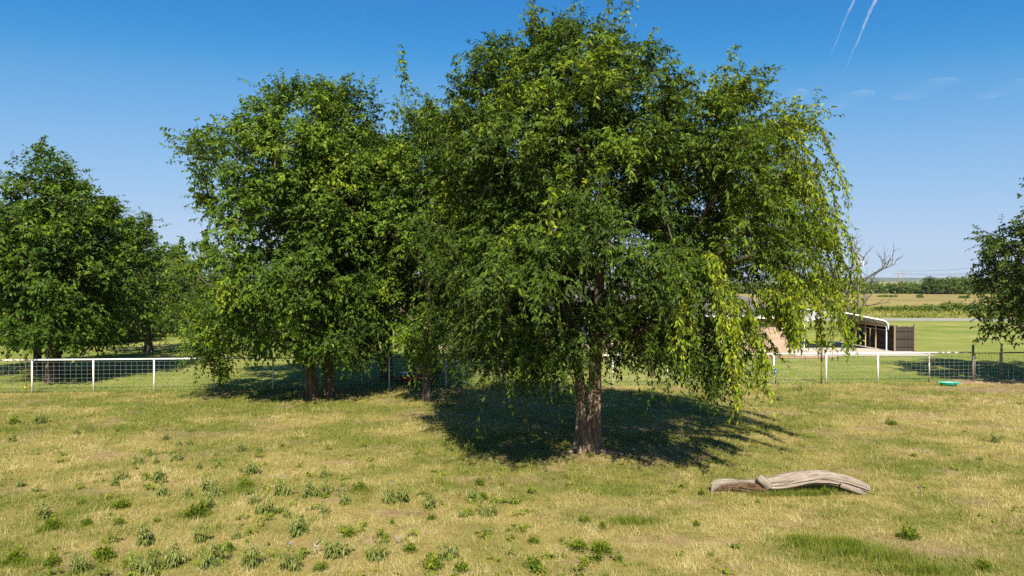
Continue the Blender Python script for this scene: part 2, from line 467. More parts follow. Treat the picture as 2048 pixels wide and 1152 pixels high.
def blob(X, Y, px, py, rx, ry):
    """soft spot of ground cover at a surveyed place; rx, ry in metres"""
    cx, cy_ = G(px, py)
    wob = 0.55 + 0.9 * fbm(X * 1.3 + px, Y * 1.3 + py, 3)
    return np.exp(-(((X - cx) / rx) ** 2 + ((Y - cy_) / ry) ** 2) * wob * 1.2)
GREEN = [(1690, 1105, 1.5, 0.75, 1.0), (1900, 1145, 1.6, 0.5, 0.8), (1580, 835, 1.2, 0.8, 0.3), (60, 860, 2.0, 1.4, 0.6), (380, 1035, 0.7, 0.45, 0.6),
         (430, 985, 1.0, 0.6, 0.5), (100, 1050, 0.9, 0.5, 0.6), (620, 990, 0.8, 0.5, 0.5), (720, 980, 0.7, 0.45, 0.5), (300, 1130, 2.2, 0.55, 0.5),
         (1270, 1045, 0.7, 0.4, 0.7), (1190, 1100, 0.6, 0.4, 0.5), (1100, 925, 1.2, 0.7, 0.5), (760, 820, 4.0, 1.4, 0.75), (560, 815, 4.0, 1.2, 0.75), (250, 800, 5.0, 1.6, 0.35),
         (1660, 985, 0.5, 0.2, 0.8), (1580, 990, 0.9, 0.2, 0.6), (1620, 790, 2.4, 1.2, 0.3), (1000, 1145, 1.4, 0.4, 0.3), (560, 1060, 1.2, 0.5, 0.35), (960, 985, 0.6, 0.6, 0.5), (1080, 830, 6.0, 3.5, 0.30)]
BARE = [(800, 1026, 0.75, 0.22, 0.9), (1880, 1105, 1.2, 0.42, 0.8), (1800, 1085, 0.7, 0.3, 0.6), (1175, 915, 1.5, 0.7, 0.65), (1000, 840, 2.2, 0.6, 0.5), (980, 838, 0.5, 0.3, 0.6), (1350, 900, 1.6, 0.5, 0.35),
        (1180, 1025, 1.2, 0.35, 0.4), (180, 985, 1.0, 0.3, 0.5), (450, 905, 1.2, 0.4, 0.35), (640, 1080, 1.0, 0.3, 0.35), (1240, 1115, 0.4, 0.2, 0.6), (755, 868, 0.35, 0.2, 0.7), (1990, 780, 3.2, 1.0, 0.95), (1230, 1000, 0.9, 0.35, 0.35),
        (900, 1060, 1.0, 0.3, 0.3), (150, 850, 1.5, 0.5, 0.3), (2020, 1060, 0.9, 0.4, 0.4)]
def zones(X, Y):
    big = fbm(X * 0.22 + 9, Y * 0.30 + 3, 4)
    mid = fbm(X * 0.9 + 31, Y * 1.1 + 77, 4)
    left = np.clip((2.0 - X) / 22.0, 0, 1)
    far = np.clip((Y - 22.0) / 8.0, 0, 1)
    g = np.clip((big - 0.47) * 2.0 + (mid - 0.5) * 1.5 + 0.25 + 0.16 * left + 0.12 * far - 0.10 * np.clip(X / 10, 0, 1), 0, 0.75)
    for (px, py, rx, ry, s) in GREEN: g = np.maximum(g, s * blob(X, Y, px, py, rx, ry))
    b = np.clip((fbm(X * 0.8 + 110, Y * 1.3 + 60, 4) - 0.60) * 4.0, 0, 0.6)
    for (px, py, rx, ry, s) in BARE: b = np.maximum(b, s * blob(X, Y, px, py, rx, ry))
    return np.clip(g, 0, 1), np.clip(b, 0, 1)

def pasture_sheet():
    xs = np.linspace(-34, 36, 240); ts = np.linspace(0, 1, 130)
    X, T = np.meshgrid(xs, ts, indexing='ij')
    Y0 = 4.0; Y1 = fence_y(X) - 0.05 + 0.5 * (fbm(X * 0.5, X * 0 + 3, 3) - 0.5)
    Y = Y0 + (Y1 - Y0) * T
    Z = gz(X, Y) - 0.004
    g, b = zones(X, Y)
    V = np.stack([X.ravel(), Y.ravel(), Z.ravel()], 1)
    nx, ny = X.shape
    i = np.arange((nx - 1) * (ny - 1)); a = (i // (ny - 1)) * ny + i % (ny - 1)
    Fq = np.stack([a, a + ny, a + ny + 1, a + 1], 1)
    o = np_obj('pasture_ground', V, Fq, M['pasture'], attrs=[('green', 'POINT', g.ravel()), ('bare', 'POINT', b.ravel())], smooth=True)
    tag(o, kind='structure')
pasture_sheet()
sheet('near_ground', -120, 120, -60, 40, -0.085, M['pasture'])
sheet('lawn', -110, 130, 29.0, 85.2, -0.012, M['lawn'], 60, 60)
sheet('road', -400, 500, 84.9, 91.2, 0.0, M['road'])
sheet('verge', -400, 500, 91.2, 135, -0.03, M['verge'])

# concrete pad by the house, dirt strip in front of it
sheet('concrete_pad', 18.3, 27.2, 45.0, 55.2, 0.012, M['concrete'])
def ragged(name, cx, cy_, rx, ry, z, mat, seed):
    rr = random.Random(seed); n = 40; P = [(cx, cy_, z)]; Fs = []
    for k in range(n):
        q = 2 * math.pi * k / n; s = 0.8 + 0.35 * rr.random()
        P.append((cx + rx * s * math.cos(q), cy_ + ry * s * math.sin(q), z))
    mb = MB(); mb.poly(P, [(0, 1 + k, 1 + (k + 1) % n) for k in range(n)])
    return tag(mb.build(name, mat), kind='structure')
ragged('dirt_strip', 17.6, 44.6, 3.6, 0.9, 0.004, M['dirt'], 3)
ragged('dirt_bed', -2.3, 50.5, 4.2, 2.6, 0.004, M['dirt'], 4)
ragged('gate_dirt', 23.6, 33.4, 3.4, 1.0, 0.006, M['dirt'], 5)

# low far rise on the horizon
def far_rise():
    n = 160; xs = np.linspace(-6000, 6000, n)
    h = 14 + 34 * fbm(xs * 0.0011 + 4, xs * 0 + 8, 4)
    V = []; 
    for x, hh in zip(xs, h):
        V += [(x, 4300, -1), (x, 4700, hh), (x, 5600, hh * 0.9)]
    V = np.array(V); i = np.arange(n - 1) * 3
    Fq = np.concatenate([np.stack([i, i + 3, i + 4, i + 1], 1), np.stack([i + 1, i + 4, i + 5, i + 2], 1)])
    tag(np_obj('distant_hills', V, Fq, M['far_hill'], smooth=True), kind='structure')
far_rise()

# ------------------------------------------------------------------ grass
def blades(name, X, Y, Z, L, W, var, lean, mat, seed):
    """one slender leaning blade per root"""
    rg = np.random.default_rng(seed); n = len(X)
    q = rg.random(n) * 2 * np.pi
    d = np.stack([np.cos(q), np.sin(q), np.zeros(n)], 1)
    side = np.stack([-np.sin(q), np.cos(q), np.zeros(n)], 1)
    p = np.stack([X, Y, Z], 1)
    up = np.array([0, 0, 1.0])
    ln = lean[:, None]; L_ = L[:, None]; W_ = W[:, None]
    tip = p + L_ * (d * ln + up * np.sqrt(np.maximum(0.02, 1 - ln ** 2)))
    V = np.stack([p - side * W_, p + side * W_, tip], 1).reshape(-1, 3)
    T = np.arange(n * 3).reshape(n, 3)
    o = np_obj(name, V, T, mat, attrs=[('var', 'FACE', var)])
    return o

def pasture_grass():
    rg = np.random.default_rng(5)
    # tuft roots: density falls with distance
    parts = []
    for (ya, yb, dens) in ((8.5, 14, 2000), (14, 19, 1200), (19, 25, 680), (25, 33.6, 400)):
        w = 0.80 * yb + 2.5
        n = int(dens * (yb - ya) * 2 * w)
        X = rg.uniform(-w, w, n); Y = rg.uniform(ya, yb, n)
        k = (np.abs(X) < 0.80 * Y + 2.0) & (Y < fence_y(X) - 0.02)
        parts.append(np.stack([X[k], Y[k], np.full(k.sum(), (0.5 * (ya + yb)) / 12.0)], 1))
    P = np.concatenate(parts); X, Y, sc = P[:, 0], P[:, 1], P[:, 2]
    g, b = zones(X, Y)
    cl = fbm(X * 2.6 + 3, Y * 2.6 + 8, 3)
    keep = rg.random(len(X)) < np.clip(1.0 - 0.93 * b, 0.04, 1) * np.clip(0.35 + 1.5 * (cl - 0.25), 0.2, 1)
    X, Y, sc, g, cl = X[keep], Y[keep], sc[keep], g[keep], cl[keep]
    n = len(X)
    var = np.clip(0.64 - 0.62 * g + rg.normal(0, 0.17, n) + 0.75 * (cl - 0.5), 0.02, 1.0)
    L = (0.05 + 0.10 * rg.random(n) ** 1.8) * (0.75 + 0.7 * cl) * (1 + 0.5 * g) * (0.85 + 0.15 * sc)
    W = (0.0024 + 0.0026 * rg.random(n)) * sc ** 0.75
    lean = np.clip(rg.normal(0.86, 0.14, n), 0.2, 0.99)
    o = blades('pasture_grass', X, Y, gz(X, Y) - 0.008, L, W, var, lean, M['grass'], 6)
    tag(o, 'dry yellow and olive pasture grass covering the foreground', 'grass', kind='stuff')
pasture_grass()

def grass_tufts():
    rg = np.random.default_rng(55); n = 1500
    Y = 10 + 21 * rg.random(n) ** 0.8; X = rg.uniform(-1, 1, n) * (0.8 * Y + 2)
    k = (fbm(X * 0.5 + 2, Y * 0.5 + 90, 3) > 0.47) & (Y < fence_y(X) - 0.3)
    X, Y = X[k], Y[k]; n = len(X); m = 46
    sz = rg.uniform(0.04, 0.16, n) ** 1.0
    g, b = zones(X, Y)
    xx = (X[:, None] + rg.normal(0, 1, (n, m)) * sz[:, None]).ravel(); yy = (Y[:, None] + rg.normal(0, 0.8, (n, m)) * sz[:, None]).ravel()
    base = np.clip(0.42 - 0.35 * g + rg.normal(0, 0.16, n), 0.02, 0.95)
    v = np.clip(np.repeat(base, m) + rg.normal(0, 0.12, n * m), 0, 1)
    L = np.repeat(rg.uniform(0.09, 0.20, n), m) * rg.uniform(0.6, 1.1, n * m)
    o = blades('grass_tufts', xx, yy, gz(xx, yy) - 0.01, L, 0.0028 + 0.0026 * rg.random(n * m), v, np.clip(rg.normal(0.55, 0.2, n * m), 0.05, 0.95), M['grass'], 56)
    tag(o, 'taller olive tufts of grass dotted over the pasture', 'grass', kind='stuff')
grass_tufts()

def green_patches():
    rg = np.random.default_rng(66); xs = []; ys = []
    for (px, py, rx, ry, n) in ((1660, 1095, 0.65, 0.26, 3600), (1735, 1122, 0.75, 0.28, 4200), (1830, 1148, 0.8, 0.2, 1800), (1600, 1085, 0.4, 0.2, 1200), (1270, 1045, 0.45, 0.2, 900), (1590, 991, 0.7, 0.10, 1200), (1665, 989, 0.35, 0.08, 700),
                                (60, 862, 1.3, 0.8, 1600), (470, 985, 0.5, 0.3, 700), (100, 1062, 0.5, 0.3, 800), (385, 1042, 0.45, 0.25, 700), (25, 1130, 0.6, 0.3, 900), (725, 985, 0.4, 0.25, 500)):
        cx, cy2 = G(px, py); xs.append(cx + rg.normal(0, rx * 0.6, n)); ys.append(cy2 + rg.normal(0, ry * 0.6, n))
    X = np.concatenate(xs); Y = np.concatenate(ys); k = fbm(X * 3 + 4, Y * 3 + 6, 3) + rg.normal(0, 0.08, len(X)) > 0.44; X, Y = X[k], Y[k]; n = len(X)
    v = np.clip(0.12 + rg.normal(0, 0.09, n) + 0.25 * (fbm(X * 2, Y * 2, 2) - 0.45), 0, 0.5)
    o = blades('green_grass', X, Y, gz(X, Y) - 0.01, rg.uniform(0.08, 0.22, n), 0.003 + 0.003 * rg.random(n), v, np.clip(rg.normal(0.5, 0.2, n), 0.05, 0.95), M['grass'], 67)
    tag(o, 'lush green grass patches, the largest at the lower right', 'grass', kind='stuff')
green_patches()

def log_grass():
    rg = np.random.default_rng(71); n = 2600; lx, ly = G(1590, 984)
    X = lx + rg.uniform(-1.95, 1.75, n); Y = ly + rg.choice([-1, 1], n) * rg.uniform(0.10, 0.26, n) - 0.03
    v = np.clip(0.5 + rg.normal(0, 0.2, n) - 0.3 * (np.abs(X - lx - 0.1) < 0.7), 0, 1)
    o = blades('log_side_grass', X, Y, gz(X, Y) - 0.01, rg.uniform(0.07, 0.17, n), 0.0025 + 0.0025 * rg.random(n), v, np.clip(rg.normal(0.5, 0.22, n), 0.05, 0.95), M['grass'], 72)
    tag(o, 'uncropped grass growing up along the fallen log', 'grass', kind='stuff')
log_grass()

def litter():
    rg = np.random.default_rng(81); n = 5200; mx0, my0 = G(1177, 903)
    X = mx0 + rg.normal(0, 2.6, n); Y = my0 + rg.normal(1.2, 2.2, n)
    k = (Y > 10) & (Y < fence_y(X) - 0.3); X, Y = X[k], Y[k]; n = len(X)
    o = blades('leaf_litter', X, Y, gz(X, Y) + 0.012, rg.uniform(0.04, 0.09, n), rg.uniform(0.008, 0.016, n), np.clip(rg.normal(0.5, 0.25, n), 0, 1), np.full(n, 0.985), M['litter'], 82)
    tag(o, 'scattered brown fallen leaves under the tallest tree', 'leaf litter', kind='stuff')
litter()

def lawn_grass():
    rg = np.random.default_rng(8)
    n = 130000
    Y = 30 + 18 * rg.random(n) ** 1.5; X = rg.uniform(-1, 1, n) * (0.80 * Y + 2)
    k = Y > fence_y(X) - 0.15
    X, Y = X[k], Y[k]; n = len(X)
    v = np.clip(0.42 + 1.4 * (fbm(X * 0.4, Y * 0.4, 4) - 0.5) + rg.normal(0, 0.14, n), 0, 1)
    nearf = np.exp(-(Y - fence_y(X)) / 0.35)
    L = 0.04 + 0.04 * rg.random(n) + 0.13 * nearf * rg.random(n)
    W = 0.008 + 0.006 * rg.random(n)
    o = blades('lawn_grass', X, Y, np.full(n, -0.015), L, W, v, np.clip(rg.normal(0.65, 0.2, n), 0.1, 1), M['lawn_grass'], 9)
    tag(o, 'short mown green lawn grass beyond the fence', 'grass', kind='stuff')
lawn_grass()

def verge_grass():
    rg = np.random.default_rng(18)
    n = 26000
    Y = rg.uniform(91.5, 128, n); X = rg.uniform(10, 100, n) * Y / 110
    X = np.concatenate([X, rg.uniform(-90, 10, 7000)]); Y = np.concatenate([Y, rg.uniform(91.5, 128, 7000)]); n = len(X)
    cl = fbm(X * 0.15 + 5, Y * 0.15, 3)
    band = np.exp(-((Y - 112) / 7.0) ** 2)
    v = np.clip(0.34 + 0.9 * (cl - 0.5) + rg.normal(0, 0.12, n) - 0.22 * band * (cl > 0.5), 0.02, 1.0)
    L = 0.18 + 0.25 * rg.random(n) + 0.3 * band * np.clip(cl - 0.45, 0, 1) * 3
    o = blades('verge_grass', X, Y, np.full(n, -0.03), L, 0.05 + 0.05 * rg.random(n), v, np.clip(rg.normal(0.6, 0.2, n), 0.1, 0.95), M['grass'], 19)
    tag(o, 'tall unmown grass on the far side of the road', 'grass', kind='stuff')
verge_grass()

# ------------------------------------------------------------------ trees
UP = np.array([0, 0, 1.0])
def twig_leaves(rg, P0, D0, L, droop, wind, K, ll, lw, var, hang=0.45, nb=None, nr=0.75):
    """leaves along bent twigs. P0 (T,3), D0 (T,3), L (T,), var (T,) -> V, var per leaf, stem quads"""
    T = len(P0)
    s = (np.arange(K) + 0.6) / K
    s = np.clip(s[None, :] + rg.normal(0, 0.35 / K, (T, K)), 0.05, 1.0)
    g = (-droop)[:, None] * UP[None] + np.array(wind)[None] * (0.5 + rg.random((T, 1)))
    pos = P0[:, None] + L[:, None, None] * (D0[:, None] * s[..., None] + g[:, None] * (s ** 2)[..., None])
    tan = norm(D0[:, None] + 2 * s[..., None] * g[:, None])
    rnd = rg.normal(0, 1, (T, K, 3))
    side = norm(np.cross(tan, UP[None, None] + 0.5 * rnd))
    sign = np.where(np.arange(K) % 2 == 0, 1.0, -1.0)[None, :, None]
    ld = norm(0.45 * tan + 0.8 * sign * side + 0.30 * rg.normal(0, 1, (T, K, 3)) - hang * UP)
    nbv = UP[None, None] * 0.8 if nb is None else nb[:, None]
    wd = norm(np.cross(ld, norm(nbv + nr * rg.normal(0, 1, (T, K, 3)))))
    nrm = np.cross(wd, ld)
    sz_ = 0.5 + 0.95 * rg.random((T, K, 1)); l = ll * sz_ * (0.85 + 0.3 * rg.random((T, K, 1))); w = lw * sz_ * (0.8 + 0.45 * rg.random((T, K, 1)))
    mid = pos + 0.45 * l * ld
    V = np.stack([pos, mid + wd * w + nrm * w * 0.35, pos + l * ld - 0.12 * l * UP, mid - wd * w + nrm * w * 0.35], 2)
    lv = np.clip(var[:, None] + rg.normal(0, 0.15, (T, K)), 0, 1)
    # stems: a flat two segment strip
    sm = np.array([0.0, 0.5, 1.0])
    sp = P0[:, None] + L[:, None, None] * (D0[:, None] * sm[None, :, None] + g[:, None] * (sm ** 2)[None, :, None])
    return V.reshape(-1, 3), lv.ravel(), sp

def mesh_crown(name, leafV, leafvar, stems, mats, parent, stem_w=0.0045):
    n = len(leafV) // 4
    Fq = np.arange(n * 4).reshape(n, 4)
    idx = np.zeros(n, int); V = [leafV]; Fs = [Fq]; var = [leafvar]
    if stems is not None and len(stems):
        S = stems; T = len(S); off = len(leafV)
        w = stem_w * np.array([1.0, 0.7, 0.35])
        sd = norm(np.cross(S[:, 2] - S[:, 0], np.array([0.3, 1.0, 0.2])))
        A = S + sd[:, None] * w[None, :, None]; B = S - sd[:, None] * w[None, :, None]
        SV = np.stack([A, B], 2).reshape(-1, 3)
        b = off + np.arange(T) * 6
        SF = np.concatenate([np.stack([b, b + 1, b + 3, b + 2], 1), np.stack([b + 2, b + 3, b + 5, b + 4], 1)])
        V.append(SV); Fs.append(SF); idx = np.concatenate([idx, np.ones(len(SF), int)]); var.append(np.zeros(len(SF)))
    o = np_obj(name, np.concatenate(V), np.concatenate(Fs), mats, parent, attrs=[('var', 'FACE', np.concatenate(var))], mat_idx=idx)
    o['kind'] = 'stuff'
    return o

def crown_points(rg, prof, n, shell=0.45, lump=0.30, seed=0, mind=0.0, gaps=0.0, gfreq=0.62):
    """clump centres in an uneven envelope. prof rows: z, left, right, front, back radius"""
    prof = np.array(prof, float)
    z = np.linspace(prof[0, 0], prof[-1, 0], 400)
    rl, rr_, rf, rb = [np.interp(z, prof[:, 0], prof[:, k]) for k in (1, 2, 3, 4)]
    wgt = (rl + rr_) * (rf + rb) + 1.0 * (rl + rr_ + rf + rb); cdf = np.cumsum(wgt); cdf = cdf / cdf[-1]
    out = []; tries = 0
    while len(out) < n and tries < n * 45:
        tries += 1
        zz = np.interp(rg.random(), cdf, z); q = rg.random() * 2 * np.pi
        c, s = math.cos(q), math.sin(q)
        rx = np.interp(zz, prof[:, 0], prof[:, 2 if c > 0 else 1]); ry = np.interp(zz, prof[:, 0], prof[:, 4 if s > 0 else 3])
        rho = rg.random() ** shell
        lum = 1 - lump + 2 * lump * float(fbm(np.array(q * 1.4 + seed * 7.7), np.array(zz * 0.55 + seed * 3.1), 2))
        p = np.array([rx * rho * c * min(lum, 1.12), ry * rho * s * lum, zz])
        if gaps and rho > 0.45:
            gn = 0.5 * float(vnoise(np.array(p[0] * gfreq + seed * 3.7), np.array(zz * gfreq * 0.75))) + 0.5 * float(vnoise(np.array(p[1] * gfreq + 50), np.array(zz * gfreq * 0.75 + p[0] * 0.35 * gfreq + seed * 1.3)))
            if gn < gaps: continue
        if mind and len(out):
            if np.min(np.linalg.norm(np.array(out) - p, axis=1)) < mind * (0.7 + 0.6 * rg.random()): continue
        out.append(p)
    return np.array(out)

def grow(rg, stems, targets, asc=0.9, bole=0.0):
    """skeleton: every clump is reached by a limb from the nearest lower, inner node"""
    pos = []; par = []; plen = []
    for st in stems:
        last = -1
        for p in st:
            pos.append(np.array(p, float)); par.append(last)
            plen.append(0 if last < 0 else plen[last] + np.linalg.norm(pos[-1] - pos[last])); last = len(pos) - 1
    n0 = len(pos)
    base = pos[0]
    order = np.argsort(np.linalg.norm((targets - base) * np.array([1, 1, 0.8]), axis=1))
    limbs = []
    for t in order:
        p = targets[t]; A = np.array(pos); dv = p - A; dist = np.linalg.norm(dv, axis=1)
        hor = np.linalg.norm(dv[:, :2], axis=1)
        cost = dist + 0.22 * np.array(plen) + asc * np.maximum(0, 0.35 * hor - dv[:, 2]) + 4.0 * np.maximum(0, bole - A[:, 2])
        j = int(np.argmin(cost)); a = pos[j]; L = dist[j]
        k = max(2, int(L / 0.55)); chain = [j]; last = j
        bow = rg.normal(0, 0.07 * L, 3) + np.array([0, 0, 0.06 * L])
        for i in range(1, k + 1):
            s = i / k
            q = a + (p - a) * s + bow * 4 * s * (1 - s) * 0.6 + rg.normal(0, 0.03, 3) * (s < 1)
            pos.append(q); par.append(last); plen.append(plen[last] + np.linalg.norm(q - pos[last])); last = len(pos) - 1
            chain.append(last)
        limbs.append(chain)
    cnt = np.zeros(len(pos))
    for c in limbs: cnt[c[-1]] += 1
    for i in range(len(pos) - 1, -1, -1):
        if par[i] >= 0: cnt[par[i]] += cnt[i]
    return np.array(pos), limbs, cnt, n0

def tubes_np(chains, sides):
    """chains: list of (points (k,3), radii (k,)) -> V, F quads"""
    V = []; Fs = []; off = 0
    for P, rad in chains:
        k = len(P)
        t = norm(np.gradient(P, axis=0)); ref = np.array([0.31, 0.77, 0.11])
        a = norm(np.cross(t, ref)); b = np.cross(a, t)
        q = np.arange(sides) * 2 * np.pi / sides
        ring = P[:, None] + rad[:, None, None] * (a[:, None] * np.cos(q)[None, :, None] + b[:, None] * np.sin(q)[None, :, None])
        V.append(ring.reshape(-1, 3))
        i = np.arange(k - 1)[:, None] * sides; j = np.arange(sides)[None]
        j2 = (j + 1) % sides
        Fs.append(np.stack([i + j, i + j2, i + sides + j2, i + sides + j], 2).reshape(-1, 4) + off)
        off += k * sides
    return np.concatenate(V), np.concatenate(Fs)

def trunk_stem(path, rads, flare=0.0, lobes=5, ph=0.0, sides=28, rough=0.05, seed=1):
    """fluted stem with root flare; path from the ground up"""
    P = np.array(path, float); rads = np.array(rads, float)
    tt = np.linspace(0, len(P) - 1, 12 * (len(P) - 1) + 1)
    pts = np.stack([np.interp(tt, np.arange(len(P)), P[:, k]) for k in range(3)], 1)
    for _ in range(3): pts[1:-1] = 0.25 * pts[:-2] + 0.5 * pts[1:-1] + 0.25 * pts[2:]
    rr = np.interp(tt, np.arange(len(P)), rads)
    q = np.arange(sides) * 2 * np.pi / sides
    V = []
    z0 = P[0, 2]
    for i, p in enumerate(pts):
        h = max(0.0, p[2] - z0)
        fl = flare * math.exp(-h / 0.35)
        lob = 0.5 + 0.5 * np.cos(lobes * q + ph + 0.25 * h + 0.8 * np.sin(q * 2 + ph))
        flut = 0.09 * np.cos(lobes * q + ph + 0.18 * h) * math.exp(-h / 2.5)
        nz = (fbm(np.cos(q) * 2.2 + seed * 5 + 10, np.sin(q) * 2.2 + h * 1.1 + 30, 4) - 0.5) * rough * 6
        r = rr[i] * (1 + flut + nz) + fl * (0.25 + 0.75 * lob ** 1.6)
        V.append(np.stack([p[0] + r * np.cos(q), p[1] + r * np.sin(q), np.full(sides, p[2])], 1))
    k = len(pts); V = np.concatenate(V)
    i = np.arange(k - 1)[:, None] * sides; j = np.arange(sides)[None]; j2 = (j + 1) % sides
    return V, np.stack([i + j, i + j2, i + sides + j2, i + sides + j], 2).reshape(-1, 4)

def join_np(parts):
    V = []; Fs = []; off = 0
    for v, f in parts: V.append(v); Fs.append(f + off); off += len(v)
    return np.concatenate(V), np.concatenate(Fs)

def make_tree(name, loc, label, cat, prof, stems, stem_r, nclump, twigs, K, ll, lw, leaf, barkm, seed, shell=0.45, lump=0.30,
              wind=(0.10, 0, 0), droop=0.35, twigL=0.6, flare=0.12, lobes=5, shoots=0, shoot_len=1.1, strands=None, bright=None,
              rmax=0.14, hang=0.45, up=0.3, mind=0.0, group=None, rough=0.05, limb_sides=6, trunk_sides=28, clump_r=0.25, extra=None, bole=1.6, gaps=0.43):
    rg = np.random.default_rng(seed)
    root = empty(name, loc)
    tag(root, label, cat, group)
    C = crown_points(rg, prof, nclump, shell, lump, seed, mind, gaps)
    if extra is not None: C = np.concatenate([C, np.array(extra, float)])
    pos, limbs, cnt, n0 = grow(rg, stems, C, bole=bole)
    zc = np.mean(C[:, 2]); cx = np.mean(C[:, 0]); cyy = np.mean(C[:, 1])
    # limbs
    rtip = 0.008
    chains = []
    for c in limbs:
        P = pos[c]; r = np.minimum(rtip + 0.0135 * cnt[c] ** 0.62, rmax); r[0] = min(r[0], r[1] * 1.25)
        chains.append((P, r))
    parts = []
    for si, (st, sr) in enumerate(zip(stems, stem_r)):
        parts.append(trunk_stem(st, sr, flare if si == 0 or st[0][2] < 0.2 else 0.0, lobes, ph=si * 1.7 + seed, seed=seed + si, rough=rough, sides=trunk_sides))
    tv, tf = join_np(parts)
    tr = np_obj('trunk', tv, tf, barkm, root, smooth=True)
    lv, lf = tubes_np(chains, limb_sides)
    np_obj('limbs', lv, lf, M['bark_limb'], root, smooth=True)['kind'] = 'stuff'
    # twigs per clump
    T = nclump_total = len(C) * twigs
    ci = np.repeat(np.arange(len(C)), twigs)
    outd = norm((C - np.array([cx, cyy, zc * 0.85])) * np.array([1, 1, 0.9]))[ci]
    hgt = np.clip((C[ci, 2] - prof[0][0]) / (prof[-1][0] - prof[0][0]), 0, 1)
    csz = (0.75 + 0.5 * rg.random(len(C)))[ci]
    cen = C[ci] + rg.normal(0, 1, (T, 3)) * clump_r * csz[:, None] * np.array([1, 1, 0.9])
    rh = rg.normal(0, 1, (T, 3)) * np.array([1, 1, 0.75])
    D = norm(0.55 * outd + 0.95 * norm(rh) + UP * (0.10 + up * (0.1 + 1.2 * hgt ** 1.5))[:, None])
    L = twigL * (0.55 + 0.75 * rg.random(T)) * csz
    cv = rg.normal(0, 0.11, len(C))[ci]
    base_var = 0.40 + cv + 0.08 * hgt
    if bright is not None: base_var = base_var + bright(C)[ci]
    nb = norm(0.55 * UP + 0.60 * outd + 0.50 * D)
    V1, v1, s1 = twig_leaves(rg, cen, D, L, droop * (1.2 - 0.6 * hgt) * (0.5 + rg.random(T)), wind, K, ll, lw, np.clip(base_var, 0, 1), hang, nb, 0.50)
    Vs = [V1]; vs_ = [v1]; ss = [s1]
    if shoots:
        # upright leading shoots on the upper crown
        top = C[np.argsort(-(C[:, 2] + 0.25 * np.linalg.norm(C[:, :2], axis=1)))[:max(shoots, 4) * 2]]
        for i in range(shoots):
            c = top[rg.integers(len(top))] + rg.normal(0, 0.25, 3)
            if c[0] > 4.2: continue
            d = norm(np.array([0.25 * norm(c - np.array([cx, cyy, zc]))[0] + 0.35 * wind[0] / 0.1 * 0.3, 0.15 * rg.normal(), 1.0]) + rg.normal(0, 0.12, 3))
            Ls = shoot_len * (0.5 + 0.8 * rg.random()); m = int(10 + 9 * Ls)
            s = np.linspace(0.1, 1, m); w = np.array(wind) * 2.5
            pth = c + Ls * (d[None] * s[:, None] + w[None] * (s ** 2)[:, None] * 0.6)
            dd = norm(d + rg.normal(0, 0.7, (m, 3)))
            V, v, st_ = twig_leaves(rg, pth, dd, np.full(m, 0.36) * (1.3 - 0.8 * s), np.full(m, 0.5), wind, max(5, K // 2), ll * 0.95, lw, np.full(m, 0.58 + 0.1 * rg.random()), hang * 0.8)
            Vs.append(V); vs_.append(v); ss.append(st_); 
            ss.append(np.stack([pth[0], pth[m // 2], pth[-1]])[None])
    if strands is not None:
        for (p0, out, Ls, drop, bv) in strands:
            m = int(16 + 15 * Ls); s = np.linspace(0.0, 1, m)
            out = np.array(out, float); wob = rg.normal(0, 0.05, 3)
            pth = np.array(p0)[None] + out[None] * (1 - (1 - s) ** 2)[:, None] + UP[None] * (0.18 * Ls * s * (1 - s) - drop * s ** 1.9)[:, None] + wob[None] * np.sin(s * 7)[:, None]
            dd = norm(np.gradient(pth, axis=0) / (np.linalg.norm(np.gradient(pth, axis=0), axis=1, keepdims=True)) * 0.6 + rg.normal(0, 0.55, (m, 3)) + np.array([0, 0, -0.45]))
            V, v, st_ = twig_leaves(rg, pth, dd, 0.20 + 0.16 * rg.random(m), np.full(m, 0.7), wind, 7, ll * 0.95, lw, np.full(m, bv + 0.02) + rg.normal(0, 0.06, m), hang * 1.6)
            Vs.append(V); vs_.append(v); ss.append(st_)
            for i in range(0, m - 2, 2): ss.append(pth[i:i + 3][None])
    mesh_crown('crown', np.concatenate(Vs), np.concatenate(vs_), np.concatenate(ss), [leaf, M['twig']], root)
    return root

# --- the big drooping tree
mx, my = G(1177, 903)
rgm = np.random.default_rng(77)
main_prof = [(3.0, 2.0, 2.4, 2.8, 3.0), (3.7, 3.3, 3.7, 4.2, 4.3), (4.8, 4.0, 5.2, 4.7, 4.8), (6.5, 4.3, 6.3, 4.7, 4.9), (8.0, 4.4, 6.2, 4.5, 4.7),
             (9.2, 4.4, 5.3, 4.2, 4.4), (9.8, 4.0, 3.9, 3.6, 3.7), (10.6, 2.9, 3.1, 2.8, 2.8), (11.3, 1.9, 2.3, 1.9, 1.9), (11.8, 0.9, 1.4, 1.0, 1.0), (12.1, 0.3, 0.7, 0.4, 0.4)]
strands = []
def strand(x, y, z, ox, oy, L, drop, bv=0.72):
    low = 3.0 if x > 5.2 else (3.3 if x > 3.8 else 1.9)
    if x > 4: x -= 0.55
    strands.append(((x, y, z), (ox, oy, 0), L, min(drop, z - low - 0.5 * rgm.random()), bv))
